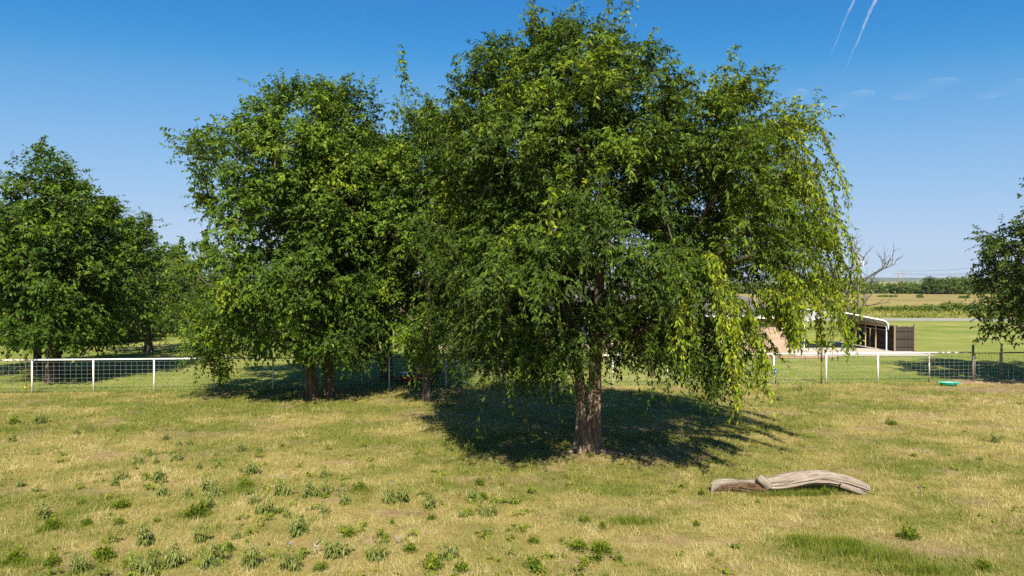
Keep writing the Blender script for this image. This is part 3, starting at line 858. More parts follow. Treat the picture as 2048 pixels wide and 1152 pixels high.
for (x, y, z, ox, oy, L, dr) in [(5.6, -0.6, 8.7, 1.6, -0.4, 2.6, 2.6), (5.9, 0.2, 7.9, 1.9, 0.1, 3.0, 3.4), (5.6, -1.0, 7.2, 2.0, -0.4, 3.0, 3.6), (6.2, 0.6, 6.6, 1.9, 0.2, 3.2, 3.4),
                                 (6.2, -0.8, 6.0, 1.9, -0.4, 3.2, 3.2), (6.1, -0.4, 5.0, 1.9, -0.2, 2.6, 2.4), (5.6, -1.6, 5.3, 1.4, -0.5, 2.6, 2.9),
                                 (5.2, -2.2, 4.6, 1.0, -0.7, 2.6, 2.2), (4.3, -2.8, 4.6, 0.7, -0.9, 2.6, 2.4), (2.6, -3.3, 4.8, 0.3, -0.7, 2.8, 3.2), (2.3, -3.4, 5.4, 0.3, -0.6, 2.4, 2.4),
                                 (1.6, -3.6, 4.9, 0.2, -0.6, 2.2, 2.2), (3.3, -3.0, 4.2, 0.4, -0.5, 2.2, 2.5), (4.6, -2.4, 4.3, 0.5, -0.4, 2.2, 2.2),
                                 (5.0, 0.6, 9.3, 1.5, 0.1, 2.2, 1.9), (4.6, -1.4, 9.0, 1.5, -0.5, 2.4, 2.2),
                                 (4.9, 1.4, 8.4, 1.9, 0.5, 2.6, 2.6)]:
    if x > 5.9 and z < 6.8: ox *= 0.75
    for rep_ in range(2 if x < 5.0 or z > 7.5 else 1):
        strand(x + rgm.normal(0, 0.12), y + rgm.normal(0, 0.15), z + rgm.normal(0, 0.12), ox, oy, L, dr * rgm.uniform(0.7, 1.02), 0.66 + 0.14 * rgm.random())
for (x, y, z) in ((4.9, -1.4, 5.4), (5.3, -0.9, 5.2), (5.6, -0.5, 5.0), (5.9, 0.1, 5.6), (6.2, 0.5, 5.0), (5.7, -1.2, 6.2), (6.3, -0.2, 6.2), (5.2, -1.7, 4.6), (6.5, 0.3, 5.6)):
    strand(x, y, z, rgm.uniform(0.5, 1.3), rgm.uniform(-0.5, 0.1), rgm.uniform(1.4, 2.2), rgm.uniform(1.6, 2.8), 0.70 + 0.12 * rgm.random())
for i in range(9):
    q = rgm.uniform(-1.0, 0.9); zz = rgm.uniform(4.0, 8.8)
    rx = np.interp(zz, [3, 4.8, 6.5, 8.2, 9.6], [4.4, 5.6, 6.1, 5.8, 4.8]); ry = 4.2
    strand(rx * math.cos(q) * 0.95, ry * math.sin(q) * 0.95, zz, 1.0 * math.cos(q) + 0.3, 0.8 * math.sin(q), 1.5, rgm.uniform(0.8, 1.6), 0.62 + 0.16 * rgm.random())
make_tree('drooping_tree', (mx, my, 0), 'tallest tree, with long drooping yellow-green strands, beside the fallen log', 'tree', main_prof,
          [[(0.15, 0, -0.1), (0.14, 0, 0.9), (0.17, 0.02, 2.0), (0.22, 0.05, 3.4), (0.35, 0.1, 5.2), (0.5, 0.0, 7.2), (0.4, 0.0, 9.0)],
           [(-0.21, 0.03, -0.1), (-0.19, 0.03, 0.9), (-0.23, 0.05, 2.0), (-0.45, 0.1, 3.4), (-0.9, 0.15, 5.0), (-1.3, 0.1, 6.8), (-1.4, 0.1, 8.4)]],
          [[0.20, 0.178, 0.165, 0.15, 0.13, 0.10, 0.05], [0.165, 0.14, 0.13, 0.118, 0.10, 0.08, 0.04]],
          350, 46, 15, 0.120, 0.0235, M['leaf_main'], M['bark_main'], 21, shell=0.42, lump=0.24, wind=(0.14, -0.01, 0.0), droop=0.45, twigL=0.60, flare=0.24, lobes=6,
          shoots=150, shoot_len=1.4, strands=strands, rmax=0.10, hang=0.45, up=0.35,
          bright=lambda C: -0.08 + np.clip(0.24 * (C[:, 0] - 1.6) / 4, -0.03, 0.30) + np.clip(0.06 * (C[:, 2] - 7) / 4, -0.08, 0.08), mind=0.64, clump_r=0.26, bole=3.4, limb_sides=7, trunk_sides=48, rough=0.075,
          extra=[(1.6, -3.2, 3.2), (2.2, -3.0, 2.9), (2.9, -2.7, 3.0), (2.6, -3.1, 3.6), (3.7, -2.2, 3.3), (3.2, -2.9, 3.8), (1.9, -2.8, 3.6), (2.5, -3.2, 2.7), (1.4, -3.4, 3.6),
                 (-1.0, -3.2, 3.3), (-1.7, -3.0, 3.1), (-2.4, -2.4, 3.0), (-2.9, -1.6, 3.1), (-3.4, -0.8, 3.3), (-2.2, -2.9, 3.6), (-3.0, -2.2, 3.6), (-1.2, -2.4, 3.0), (-3.6, 0.4, 3.2), (-1.9, -1.8, 2.8)])

# --- pair of trees standing together left of centre
ax, ay = G(621, 799)
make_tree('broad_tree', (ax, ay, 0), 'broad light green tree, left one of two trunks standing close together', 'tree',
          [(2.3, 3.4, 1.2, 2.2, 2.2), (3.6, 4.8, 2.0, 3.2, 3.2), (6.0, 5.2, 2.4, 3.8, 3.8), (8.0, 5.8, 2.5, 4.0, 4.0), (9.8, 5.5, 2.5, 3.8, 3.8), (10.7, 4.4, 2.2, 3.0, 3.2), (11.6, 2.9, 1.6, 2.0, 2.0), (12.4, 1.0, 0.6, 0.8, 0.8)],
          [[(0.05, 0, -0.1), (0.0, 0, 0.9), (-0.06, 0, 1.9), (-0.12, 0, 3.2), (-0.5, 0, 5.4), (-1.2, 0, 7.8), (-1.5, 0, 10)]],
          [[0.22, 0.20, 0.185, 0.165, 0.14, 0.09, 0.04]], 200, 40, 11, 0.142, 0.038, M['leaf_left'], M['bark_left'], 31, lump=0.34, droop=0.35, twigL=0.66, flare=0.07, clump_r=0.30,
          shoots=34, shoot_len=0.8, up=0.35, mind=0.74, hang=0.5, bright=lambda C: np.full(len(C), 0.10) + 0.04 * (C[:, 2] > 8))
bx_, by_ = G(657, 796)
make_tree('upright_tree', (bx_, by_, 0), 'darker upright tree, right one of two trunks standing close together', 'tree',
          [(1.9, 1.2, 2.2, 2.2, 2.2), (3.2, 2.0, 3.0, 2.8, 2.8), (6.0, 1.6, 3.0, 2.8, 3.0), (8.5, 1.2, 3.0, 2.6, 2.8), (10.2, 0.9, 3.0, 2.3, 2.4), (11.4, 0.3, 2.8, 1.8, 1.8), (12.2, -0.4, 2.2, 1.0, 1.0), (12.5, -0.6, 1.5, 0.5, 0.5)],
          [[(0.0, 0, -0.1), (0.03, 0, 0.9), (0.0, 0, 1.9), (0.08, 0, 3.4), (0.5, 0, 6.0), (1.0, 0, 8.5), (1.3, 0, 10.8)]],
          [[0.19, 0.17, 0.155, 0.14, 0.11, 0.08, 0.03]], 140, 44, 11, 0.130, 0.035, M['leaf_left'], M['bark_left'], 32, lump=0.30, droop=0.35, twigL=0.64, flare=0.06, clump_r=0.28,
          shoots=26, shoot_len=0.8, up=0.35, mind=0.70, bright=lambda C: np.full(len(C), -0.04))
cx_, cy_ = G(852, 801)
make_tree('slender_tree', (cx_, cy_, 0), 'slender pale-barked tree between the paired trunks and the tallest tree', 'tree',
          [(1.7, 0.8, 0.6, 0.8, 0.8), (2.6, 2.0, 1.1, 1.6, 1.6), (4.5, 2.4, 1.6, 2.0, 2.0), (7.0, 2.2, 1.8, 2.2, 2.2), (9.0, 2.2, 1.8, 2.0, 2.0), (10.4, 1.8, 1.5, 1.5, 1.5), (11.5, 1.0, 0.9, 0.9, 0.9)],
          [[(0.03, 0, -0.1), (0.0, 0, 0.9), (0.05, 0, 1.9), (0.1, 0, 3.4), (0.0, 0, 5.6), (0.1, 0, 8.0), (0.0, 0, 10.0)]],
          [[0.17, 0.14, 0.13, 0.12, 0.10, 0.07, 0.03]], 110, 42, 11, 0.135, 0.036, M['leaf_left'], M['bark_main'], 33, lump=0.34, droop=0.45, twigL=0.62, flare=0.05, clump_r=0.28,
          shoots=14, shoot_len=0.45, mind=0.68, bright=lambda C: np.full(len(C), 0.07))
# low leafy sapling at the fence under the broad tree
sx_, sy_ = G(438, 790)
make_tree('leafy_sapling', (sx_, sy_, 0), 'small leafy sapling on a thin stem by the fence, left of the paired trunks', 'tree',
          [(1.2, 0.8, 0.7, 0.7, 0.7), (1.9, 1.1, 1.3, 1.0, 1.0), (3.0, 1.1, 1.8, 1.2, 1.2), (3.9, 0.7, 1.5, 0.9, 0.9), (4.4, 0.2, 0.6, 0.4, 0.4)],
          [[(0, 0, -0.1), (0.02, 0, 0.7), (0.0, 0, 1.4), (0.05, 0, 2.2), (0.15, 0, 3.2)]], [[0.035, 0.03, 0.028, 0.02, 0.012]],
          40, 22, 10, 0.13, 0.03, M['leaf_left'], M['bark_dark'], 34, droop=0.45, twigL=0.5, flare=0.02, trunk_sides=12, mind=0.45, bright=lambda C: np.full(len(C), 0.10))
# trees behind the fence
dx_, dy_ = G(773, 758)
make_tree('shade_tree', (dx_, dy_, 0), 'dark trunked shade tree behind the fence, left of the red mower', 'tree',
          [(2.6, 1.8, 1.8, 2.0, 2.0), (4.0, 3.2, 3.0, 3.0, 3.0), (6.5, 3.6, 3.2, 3.2, 3.2), (9.0, 3.0, 2.4, 2.8, 2.8), (11.0, 1.6, 1.2, 1.6, 1.6), (12.0, 0.5, 0.5, 0.5, 0.5)],
          [[(0, 0, -0.1), (0.03, 0, 1.0), (0.08, 0, 2.2), (0.1, 0, 4.0), (0, 0, 6.5), (0, 0, 9.0)]], [[0.28, 0.25, 0.23, 0.2, 0.13, 0.05]],
          130, 24, 9, 0.17, 0.046, M['leaf_dark'], M['bark_dark'], 35, twigL=0.65, flare=0.12, shoots=8, mind=0.8)
ex_, ey_ = G(985, 745)
make_tree('shade_tree', (ex_, ey_, 0), 'dark straight trunked shade tree behind the fence, right of the red mower', 'tree',
          [(2.9, 2.0, 1.8, 2.0, 2.0), (4.0, 3.4, 2.6, 3.0, 3.0), (6.5, 3.6, 2.8, 3.2, 3.2), (9.0, 2.8, 2.4, 2.6, 2.6), (10.6, 1.4, 1.2, 1.4, 1.4), (11.4, 0.4, 0.4, 0.4, 0.4)],
          [[(0, 0, -0.1), (0.0, 0, 1.0), (0.02, 0, 2.2), (0.0, 0, 4.0), (0, 0, 6.5), (0, 0, 9.0)]], [[0.27, 0.24, 0.22, 0.19, 0.13, 0.05]],
          125, 24, 9, 0.17, 0.046, M['leaf_dark'], M['bark_dark'], 36, twigL=0.65, flare=0.10, shoots=8, mind=0.8)
# tree at the right edge
make_tree('edge_tree', (27.3, 32.4, 0), 'dark leafy tree cut off by the right edge, above the gate', 'tree',
          [(2.2, 2.0, 2.5, 2.4, 2.4), (3.2, 4.4, 4.5, 3.6, 3.6), (4.6, 4.7, 5.0, 4.2, 4.2), (6.4, 4.6, 5.0, 4.2, 4.2), (8.0, 4.0, 4.5, 3.8, 3.8), (9.4, 3.0, 3.4, 2.8, 2.8), (10.4, 1.4, 1.6, 1.4, 1.4)],
          [[(0, 0, -0.1), (0, 0, 1.0), (-0.1, 0, 2.2), (-0.2, 0, 4.0), (0, 0, 6.0), (0.1, 0, 8.4)]], [[0.30, 0.26, 0.24, 0.2, 0.14, 0.05]],
          200, 32, 11, 0.152, 0.044, M['leaf_dark'], M['bark_dark'], 37, lump=0.42, twigL=0.62, flare=0.12, shoots=12, mind=0.75,
          bright=lambda C: np.full(len(C), 0.12), extra=[(-5.3, -0.4, 6.3), (-5.6, 0.3, 3.6), (-5.0, -0.3, 3.5), (-4.9, 0.2, 2.6)])
# three trunks at the left edge
for i, (tx, ty, lab, prof, seed) in enumerate([
    (73, 748, 'left trunk of the three-stem clump behind the left end of fence', [(2.0, 3.0, 2.0, 2.4, 2.6), (4.0, 4.0, 2.8, 3.4, 3.4), (6.3, 3.8, 2.4, 3.4, 3.4), (8.0, 2.8, 1.7, 2.6, 2.6), (9.0, 1.4, 0.8, 1.2, 1.2)], 41),
    (98, 766, 'tallest middle trunk of the three-stem clump behind the left end of fence', [(2.2, 1.8, 2.2, 2.4, 2.4), (4.0, 2.6, 3.0, 3.2, 3.2), (6.5, 2.2, 2.7, 3.0, 3.0), (8.8, 1.5, 2.0, 2.2, 2.2), (10.2, 0.8, 1.2, 1.3, 1.3), (11.1, 0.3, 0.5, 0.5, 0.5)], 42),
    (113, 750, 'right trunk of the three-stem clump behind the left end of fence', [(1.9, 0.8, 3.2, 2.2, 2.4), (3.2, 1.2, 5.0, 3.2, 3.2), (5.2, 1.4, 5.5, 3.4, 3.4), (7.0, 1.2, 5.1, 3.0, 3.0), (8.4, 0.6, 4.2, 2.0, 2.0), (9.4, 0.0, 3.0, 1.0, 1.0)], 43)]):
    X_, Y_ = G(tx, ty)
    make_tree('spreading_tree', (X_, Y_, 0), lab, 'tree', prof,
              [[(0, 0, -0.1), (0.02, 0, 1.0), (0.05 * (i - 1), 0, 2.2), (0.2 * (i - 1), 0, 4.0), (0.4 * (i - 1), 0, 6.0), (0.5 * (i - 1), 0, 8.0)]], [[0.19, 0.175, 0.165, 0.15, 0.12, 0.05]],
              115, 32, 10, 0.175, 0.046, M['leaf_left'], M['bark_dark'], seed, lump=0.40, twigL=0.68, flare=0.04, shoots=16, shoot_len=0.8, mind=0.95, clump_r=0.30, bright=lambda C: np.full(len(C), 0.02))
# low spreading tree on the lawn
X_, Y_ = G(297, 705)
make_tree('low_tree', (X_, Y_, 0), 'low spreading tree with a short forked trunk on the left lawn', 'tree',
          [(1.6, 2.6, 2.6, 2.2, 2.2), (2.6, 3.6, 3.4, 3.0, 3.0), (4.0, 3.8, 3.2, 3.0, 3.0), (5.4, 2.8, 2.4, 2.4, 2.4), (6.4, 1.0, 1.0, 1.0, 1.0)],
          [[(0, 0, -0.1), (0, 0, 0.6), (-0.05, 0, 1.2), (0.1, 0, 2.2), (0.3, 0, 3.6)], [(0, 0, 1.0), (-0.7, 0, 1.7), (-1.4, 0, 2.3), (-2.2, 0, 2.9)]],
          [[0.30, 0.25, 0.22, 0.15, 0.07], [0.18, 0.14, 0.10, 0.05]], 75, 22, 10, 0.17, 0.036, M['leaf_pale'], M['bark_dark'], 44, twigL=0.6, flare=0.08, mind=0.7, lump=0.4)
# woods behind the left lawn
back = [(-45, 56, 8.0, 5.2, 'leaf_dark', 'dark rounded tree at the far left edge of the woods'), (-38, 53.5, 7.4, 4.6, 'leaf_dark', 'dense dark tree in the woods directly behind the three-stem clump'),
        (-32.5, 55, 7.4, 4.2, 'leaf_dark', 'bushy dark tree in the woods just left of the low spreading tree'), (-35.5, 66, 9.0, 5.0, 'leaf_left', 'mid green tree in the woods above the low spreading tree'), (-30, 64, 8.6, 4.8, 'leaf_left', 'bushy dark tree closing the woods behind the low spreading tree'),
        (-33, 78, 9.8, 5.2, 'leaf_left', 'mid green tree farthest back in the left woods'), (-25.5, 70, 7.6, 4.2, 'leaf_pale', 'pale green tree in the gap left of the sapling'),
        (-20.5, 74, 8.0, 4.6, 'leaf_dark', 'background tree half hidden by the broad light green tree')]
for i, (X_, Y_, h, r, lm, lab) in enumerate(back):
    make_tree('woodland_tree', (X_, Y_, 0), lab, 'tree',
              [(0.4, r * 0.85, r * 0.85, r * 0.75, r * 0.75), (h * 0.25, r, r, r * 0.9, r * 0.9), (h * 0.55, r, r, r * 0.9, r * 0.9), (h * 0.8, r * 0.7, r * 0.7, r * 0.6, r * 0.6), (h, r * 0.2, r * 0.2, r * 0.2, r * 0.2)],
              [[(0, 0, -0.1), (0, 0, 1.0), (0.1, 0, 2.4), (0, 0, h * 0.5), (0, 0, h * 0.8)]], [[0.25, 0.22, 0.2, 0.13, 0.05]],
              85, 18, 8, 0.28, 0.074, M[lm], M['bark_dark'], 60 + i, twigL=0.85, flare=0.08, mind=0.8, lump=0.35, shoots=6, group='trees of the left woods')

# leafless tree behind the carport
def bare_tree(loc):
    rg = np.random.default_rng(91); root = empty('dead_tree', loc); root.scale = (1.28, 1.28, 1.28)
    tag(root, 'bare leafless tree with crooked branches behind the white carport', 'tree')
    chains = []
    def br(p, d, L, r, lev):
        k = 7; P = [np.array(p, float)]; d = norm(np.array(d, float))
        for i in range(k):
            d = norm(d + rg.normal(0, 0.16, 3) + np.array([0, 0, 0.05]))
            P.append(P[-1] + d * L / k)
        P = np.array(P); chains.append((P, np.linspace(r, r * 0.45, k + 1)))
        if lev < 4:
            for j in range([0, 3, 3, 3][lev] if lev else 0):
                i = rg.integers(2, k + 1); br(P[i], norm(d + rg.normal(0, 0.65, 3) + np.array([0, 0, 0.25])), L * rg.uniform(0.45, 0.7), r * 0.5, lev + 1)
        return P
    P = br((0, 0, -0.1), (-0.02, 0, 1), 2.9, 0.21, 0)
    q = P[-1]
    br(q, (0.15, 0, 1), 3.1, 0.15, 1); br(q, (-0.5, 0.1, 1), 2.7, 0.12, 1); br(q, (0.6, 0.1, 1.0), 3.0, 0.13, 1)
    br(P[4], (-1, 0, 0.35), 1.8, 0.07, 2); br(P[3], (1.0, 0.0, 0.55), 3.2, 0.08, 2); br(P[5], (-0.8, 0, 0.8), 2.0, 0.07, 2)
    v, f = tubes_np(chains[:1], 10); np_obj('trunk', v, f, M['bark_dead'], root, smooth=True)
    v, f = tubes_np(chains[1:], 5); np_obj('limbs', v, f, M['bark_dead'], root, smooth=True)['kind'] = 'stuff'
bare_tree((31.2, 64.0, 0))

# woods beyond the field
def blob_crown(rg, n, cx, cy_, h, rx, ry, ll, lw, var):
    q = rg.random(n) * 2 * np.pi; u = rg.random(n) ** 0.35; w = np.arccos(1 - 1.0 * rg.random(n))
    lum = 0.72 + 0.5 * fbm(np.cos(q) * 1.6 + cx, w * 2.2 + np.sin(q) * 1.6 + cy_, 3)
    P = np.stack([cx + rx * u * lum * np.cos(q) * np.sin(w) ** 0.6, cy_ + ry * u * lum * np.sin(q) * np.sin(w) ** 0.6, h * (0.06 + 0.94 * u * lum * np.cos(w) ** 0.8)], 1)
    D = norm(rg.normal(0, 1, (n, 3)) + np.array([0, -0.2, 0.5]))
    V, v, _ = twig_leaves(rg, P, D, np.full(n, 0.5), np.full(n, 0.2), (0, 0, 0), 4, ll, lw, np.clip(var + rg.normal(0, 0.06, n), 0, 1))
    return V, v
def far_woods():
    rg = np.random.default_rng(123); Vs = []; vv = []
    for i in range(120):
        x = -150 + i * 3.1 + rg.normal(0, 1.2); y = 268 + rg.uniform(0, 14); h = rg.uniform(3.2, 4.5) * (1 + 0.12 * math.sin(i * 0.37)); r = rg.uniform(3.2, 5.2)
        n = 230 if x > 90 else 60
        V, v = blob_crown(rg, n, x, y, h, r, r * 0.9, 0.75, 0.24, rg.uniform(0.3, 0.62)); Vs.append(V); vv.append(v)
    for i in range(90):
        x = -150 + i * 4.6 + rg.normal(0, 2); y = 292 + rg.uniform(0, 20); h = rg.uniform(3.8, 5.2); r = rg.uniform(4, 6)
        V, v = blob_crown(rg, 110 if x > 80 else 60, x, y, h, r, r, 0.9, 0.3, rg.uniform(0.25, 0.5)); Vs.append(V); vv.append(v)
    o = mesh_crown('far_woodland', np.concatenate(Vs), np.concatenate(vv), None, [M['leaf_far']], None)
    tag(o, 'long band of dark green woods beyond the tan field', 'woods', kind='stuff')
far_woods()
def far_tree(px, d, h, r, lab, seed, var):
    rg = np.random.default_rng(seed); X_ = (px - 1024) / F_PX * d
    root = empty('field_tree', (X_, d, 0)); tag(root, lab, 'tree')
    V, v = blob_crown(rg, 900, 0, 0, h, r, r, 0.7, 0.22, var)
    mesh_crown('crown', V, v, None, [M['leaf_far']], root)
    mb = MB(); mb.tube([(0, 0, -0.2), (0.1, 0, 1.0), (0, 0, h * 0.6)], [0.3, 0.22, 0.1], 8); mb.build('trunk', M['bark_dark'], root)
far_tree(1866, 262, 6.6, 3.6, 'round dark tree rising above the far woods, left of the broad domes', 201, 0.25)
far_tree(1912, 262, 6.7, 5.6, 'broad domed tree in the far woods, left of a matching dome', 202, 0.5)
far_tree(1950, 264, 6.6, 5.4, 'broad domed tree in the far woods nearest the right edge tree', 203, 0.45)
far_tree(1690, 262, 5.4, 5.0, 'low tree in the far woods behind the utility pole', 204, 0.4)

# scattered field shrubs along the verge
def shrub(px, d, h, r, lab, seed, name='roadside_shrub'):
    rg = np.random.default_rng(seed); X_ = (px - 1024) / F_PX * d
    root = empty(name, (X_, d, -0.02)); tag(root, lab, 'shrub')
    V, v = blob_crown(rg, 260, 0, 0, h * 0.85, r, r * 0.8, 0.34, 0.10, 0.6)
    mesh_crown('foliage', V, v, None, [M['leaf_far']], root)
    mb = MB()
    for k in range(3): mb.tube([(0, 0, -0.05), (0.2 * math.cos(k * 2.1), 0.2 * math.sin(k * 2.1), h * 0.6)], [0.04, 0.015], 5)
    mb.build('stem', M['bark_dark'], root)
for k, (px, d, h, r, lab) in enumerate([
    (1903, 112, 1.7, 1.7, 'tallest roadside shrub in the verge, left of the edge tree'), (1866, 113, 1.0, 2.2, 'low shrub in the verge just left of the tallest roadside shrub'),
    (1945, 112, 1.2, 2.2, 'roadside shrub in the verge close to the edge tree'), (1820, 114, 0.8, 2.4, 'low shrub in the verge midway between carport and edge tree'),
    (1772, 114, 0.7, 1.6, 'small shrub in the verge right above the carport roof'), (1840, 205, 0.9, 0.7, 'lone small bush standing in the tan field'),
    (1775, 215, 0.4, 3.2, 'long low dark thicket at the back of the tan field'), (1996, 104, 1.5, 1.4, 'shrub beside the road, partly behind the edge tree'), (1928, 200, 0.4, 1.4, 'flat bush in the tan field below the domed trees')]):
    shrub(px, d, h, r, lab, 300 + k)

# ------------------------------------------------------------------ pipe fence
def fpt(k):                                         # post k, counted from the surveyed left post
    p = FA + FD * 2.5367 * k
    return float(p[0]), float(p[1])
FH = 1.40
ang = math.atan2(FD[1], FD[0])
def panel(mb, a, b, z0, z1, nh, nv, r=0.0024, rs=None):
    A = np.array(a); B = np.array(b); u = (B - A) / np.linalg.norm(B - A); n = np.array([-u[1], u[0]])
    L = np.linalg.norm(B - A); ra = math.atan2(u[1], u[0])
    for i in range(nh):
        z = z0 + (z1 - z0) * i / (nh - 1); c = (A + B) / 2
        mb.box((c[0] - n[0] * 0.045, c[1] - n[1] * 0.045, z), (L, 2 * r, 2 * r), ra)
    for i in range(1, nv):
        c = A + (B - A) * i / nv
        mb.box((c[0] - n[0] * 0.052, c[1] - n[1] * 0.052, (z0 + z1) / 2), (2 * r, 2 * r, z1 - z0), ra)
fence = empty('pipe_fence', (*fpt(0), 0))
tag(fence, 'long white pipe fence with wire mesh panels crossing behind the trees', 'fence')
def fchild(mb, name, mat, origin=None):
    ox, oy = fpt(0)
    mb.v = [(x - ox, y - oy, z) for (x, y, z) in mb.v]
    return mb.build(name, mat, fence)
KA, KB = -3, 16
for k in range(KA, KB + 1):
    x, y = fpt(k); mb = MB()
    mb.tube([(x, y, -0.05), (x, y, FH - 0.03)], 0.033, 10, caps=True)
    o = fchild(mb, 'post', M['post_worn'] if k == 16 else M['white_paint'])
    if k == 16: o['label'] = 'worn post with most of its paint gone'
for k in range(KA, KB + 1):
    a = fpt(k); b = fpt(k + 1) if k < KB else (21.95, 33.55)
    mb = MB(); mb.tube([(a[0] + (0.0 if k == KA else 0.003), a[1], FH), (b[0], b[1], FH)], 0.034, 10)
    fl = (k == 16 or k in (-3, -2, -1) or 4 <= k <= 8)
    o = fchild(mb, 'top_rail', M['flaked_paint'] if fl else M['white_paint'])
    if k == 16: o['label'] = 'rusty rail with flaking white paint'
    mb = MB(); panel(mb, a, b, 0.08, FH - 0.10, 8, 11 if k < KB else 9)
    fchild(mb, 'wire_panel', M['galv'])['kind'] = 'stuff'

# gate at the right end
gate = empty('wire_gate', (21.95, 33.55, 0)); tag(gate, 'low wire mesh gate between two taller weathered posts', 'gate')
def gchild(mb, name, mat, root=gate):
    l = root.location; mb.v = [(x - l[0], y - l[1], z - l[2]) for (x, y, z) in mb.v]
    return mb.build(name, mat, root)
for (x, y, h, r) in ((21.98, 33.55, 1.76, 0.052), (23.42, 33.66, 1.80, 0.046)):
    mb = MB(); mb.tube([(x, y, -0.05), (x, y, h)], r, 10); gchild(mb, 'gate_post', M['grey_wood'])
mb = MB()
for z in (0.10, 0.78, 1.36): mb.tube([(22.06, 33.556, z), (23.35, 33.655, z)], 0.02, 8)
for (x, y) in ((22.08, 33.558), (23.33, 33.652)): mb.tube([(x, y, 0.08), (x, y, 1.38)], 0.019, 8)
gchild(mb, 'gate_frame', M['grey_wood'])
mb = MB(); panel(mb, (22.1, 33.56), (23.32, 33.65), 0.14, 1.32, 8, 8, 0.0024); gchild(mb, 'wire_panel', M['galv'])['kind'] = 'stuff'
for z in (0.35, 1.15):
    mb = MB(); mb.box((22.05, 33.50, z), (0.12, 0.03, 0.05)); gchild(mb, 'hinge', M['dark_steel'])
# dark fence continuing right of the gate
f2 = empty('dark_fence', (23.5, 33.66, 0)); tag(f2, 'dark unpainted fence run right of the gate, at the right edge', 'fence')
mb = MB(); mb.tube([(23.47, 33.67, 1.37), (31.0, 34.2, 1.37)], 0.03, 8); gchild(mb, 'top_rail', M['dark_steel'], f2)
for x in (26.0, 28.5, 31.0):
    y = 33.67 + (x - 23.47) * 0.0704; mb = MB(); mb.tube([(x, y, -0.05), (x, y, 1.4)], 0.035, 8); gchild(mb, 'post', M['dark_steel'], f2)
mb = MB(); panel(mb, (23.47, 33.66), (31.0, 34.19), 0.08, 1.30, 8, 30); gchild(mb, 'wire_panel', M['galv'], f2)['kind'] = 'stuff'

# steel T-posts and the rusty latch post
def t_post(name, x, y, h, mat, label, cap=None, capz=0.15):
    root = empty(name, (x, y, 0)); tag(root, label, 'post')
    mb = MB(); mb.box((0, 0, h / 2 - 0.03), (0.038, 0.006, h + 0.06)); mb.box((0, 0.02, h / 2 - 0.03), (0.006, 0.034, h + 0.06))
    for i in range(int(h / 0.06)): mb.box((0, -0.006, 0.05 + i * 0.06), (0.014, 0.006, 0.02))
    mb.build('shaft', mat, root)
    if cap:
        mb = MB(); mb.box((0, -0.025, capz), (0.075, 0.05, 0.05)); mb.box((0, -0.055, capz + 0.01), (0.03, 0.03, 0.03)); mb.build('insulator', M['yellow_plastic'], root)
p0 = np.array(fpt(0)); q = p0 - FD * 0.19
t_post('steel_stake', q[0], q[1] - 0.10, 1.36, M['rust'], 'thin rusty stake with a yellow insulator beside the left fence post', True, 0.24)
q = np.array(fpt(7)) + FD * 0.11
t_post('steel_stake', q[0], q[1] - 0.10, 1.20, M['dark_steel'], 'thin dark stake with a yellow insulator near the red mower', True, 1.16)
q = G(1641, 767)
lp = empty('latch_post', (q[0], q[1] - 0.15, 0)); tag(lp, 'rusty brown steel post with a rectangular latch loop, taller than the fence', 'post')
mb = MB(); mb.tube([(0, 0, -0.05), (0, 0, 1.05)], 0.030, 10); mb.build('lower_shaft', M['rust'], lp)
mb = MB(); mb.tube([(0, 0, 1.05), (0, 0, 1.72)], 0.042, 10); mb.build('upper_sleeve', M['rust'], lp)
mb = MB()
mb.tube([(-0.14, 0, 1.18), (-0.14, 0, 1.60)], 0.012, 6); mb.tube([(0.14, 0, 1.18), (0.14, 0, 1.60)], 0.012, 6)
mb.tube([(-0.14, 0, 1.18), (0.14, 0, 1.18)], 0.012, 6); mb.tube([(-0.14, 0, 1.60), (0.14, 0, 1.60)], 0.012, 6); mb.build('latch_loop', M['rust'], lp)
# blue float on a fence post
x, y = fpt(13); bl = empty('blue_float', (x, y - 0.09, 0.0)); tag(bl, 'small blue ball fixed half way up a white fence post', 'ball')
mb = MB(); mb.lathe((0, 0, 0.60), [(0.02, -0.11), (0.075, -0.085), (0.105, -0.03), (0.105, 0.03), (0.075, 0.085), (0.02, 0.11)], 16); mb.build('ball', M['blue_plastic'], bl)
mb = MB(); mb.lathe((0, 0, 0.60), [(0.108, -0.016), (0.112, 0), (0.108, 0.016)], 16); mb.build('band', M['porcelain'], bl)
mb = MB(); mb.tube([(0, 0.0, 0.60), (0, 0.10, 0.60)], 0.02, 6); mb.build('bracket', M['dark_steel'], bl)

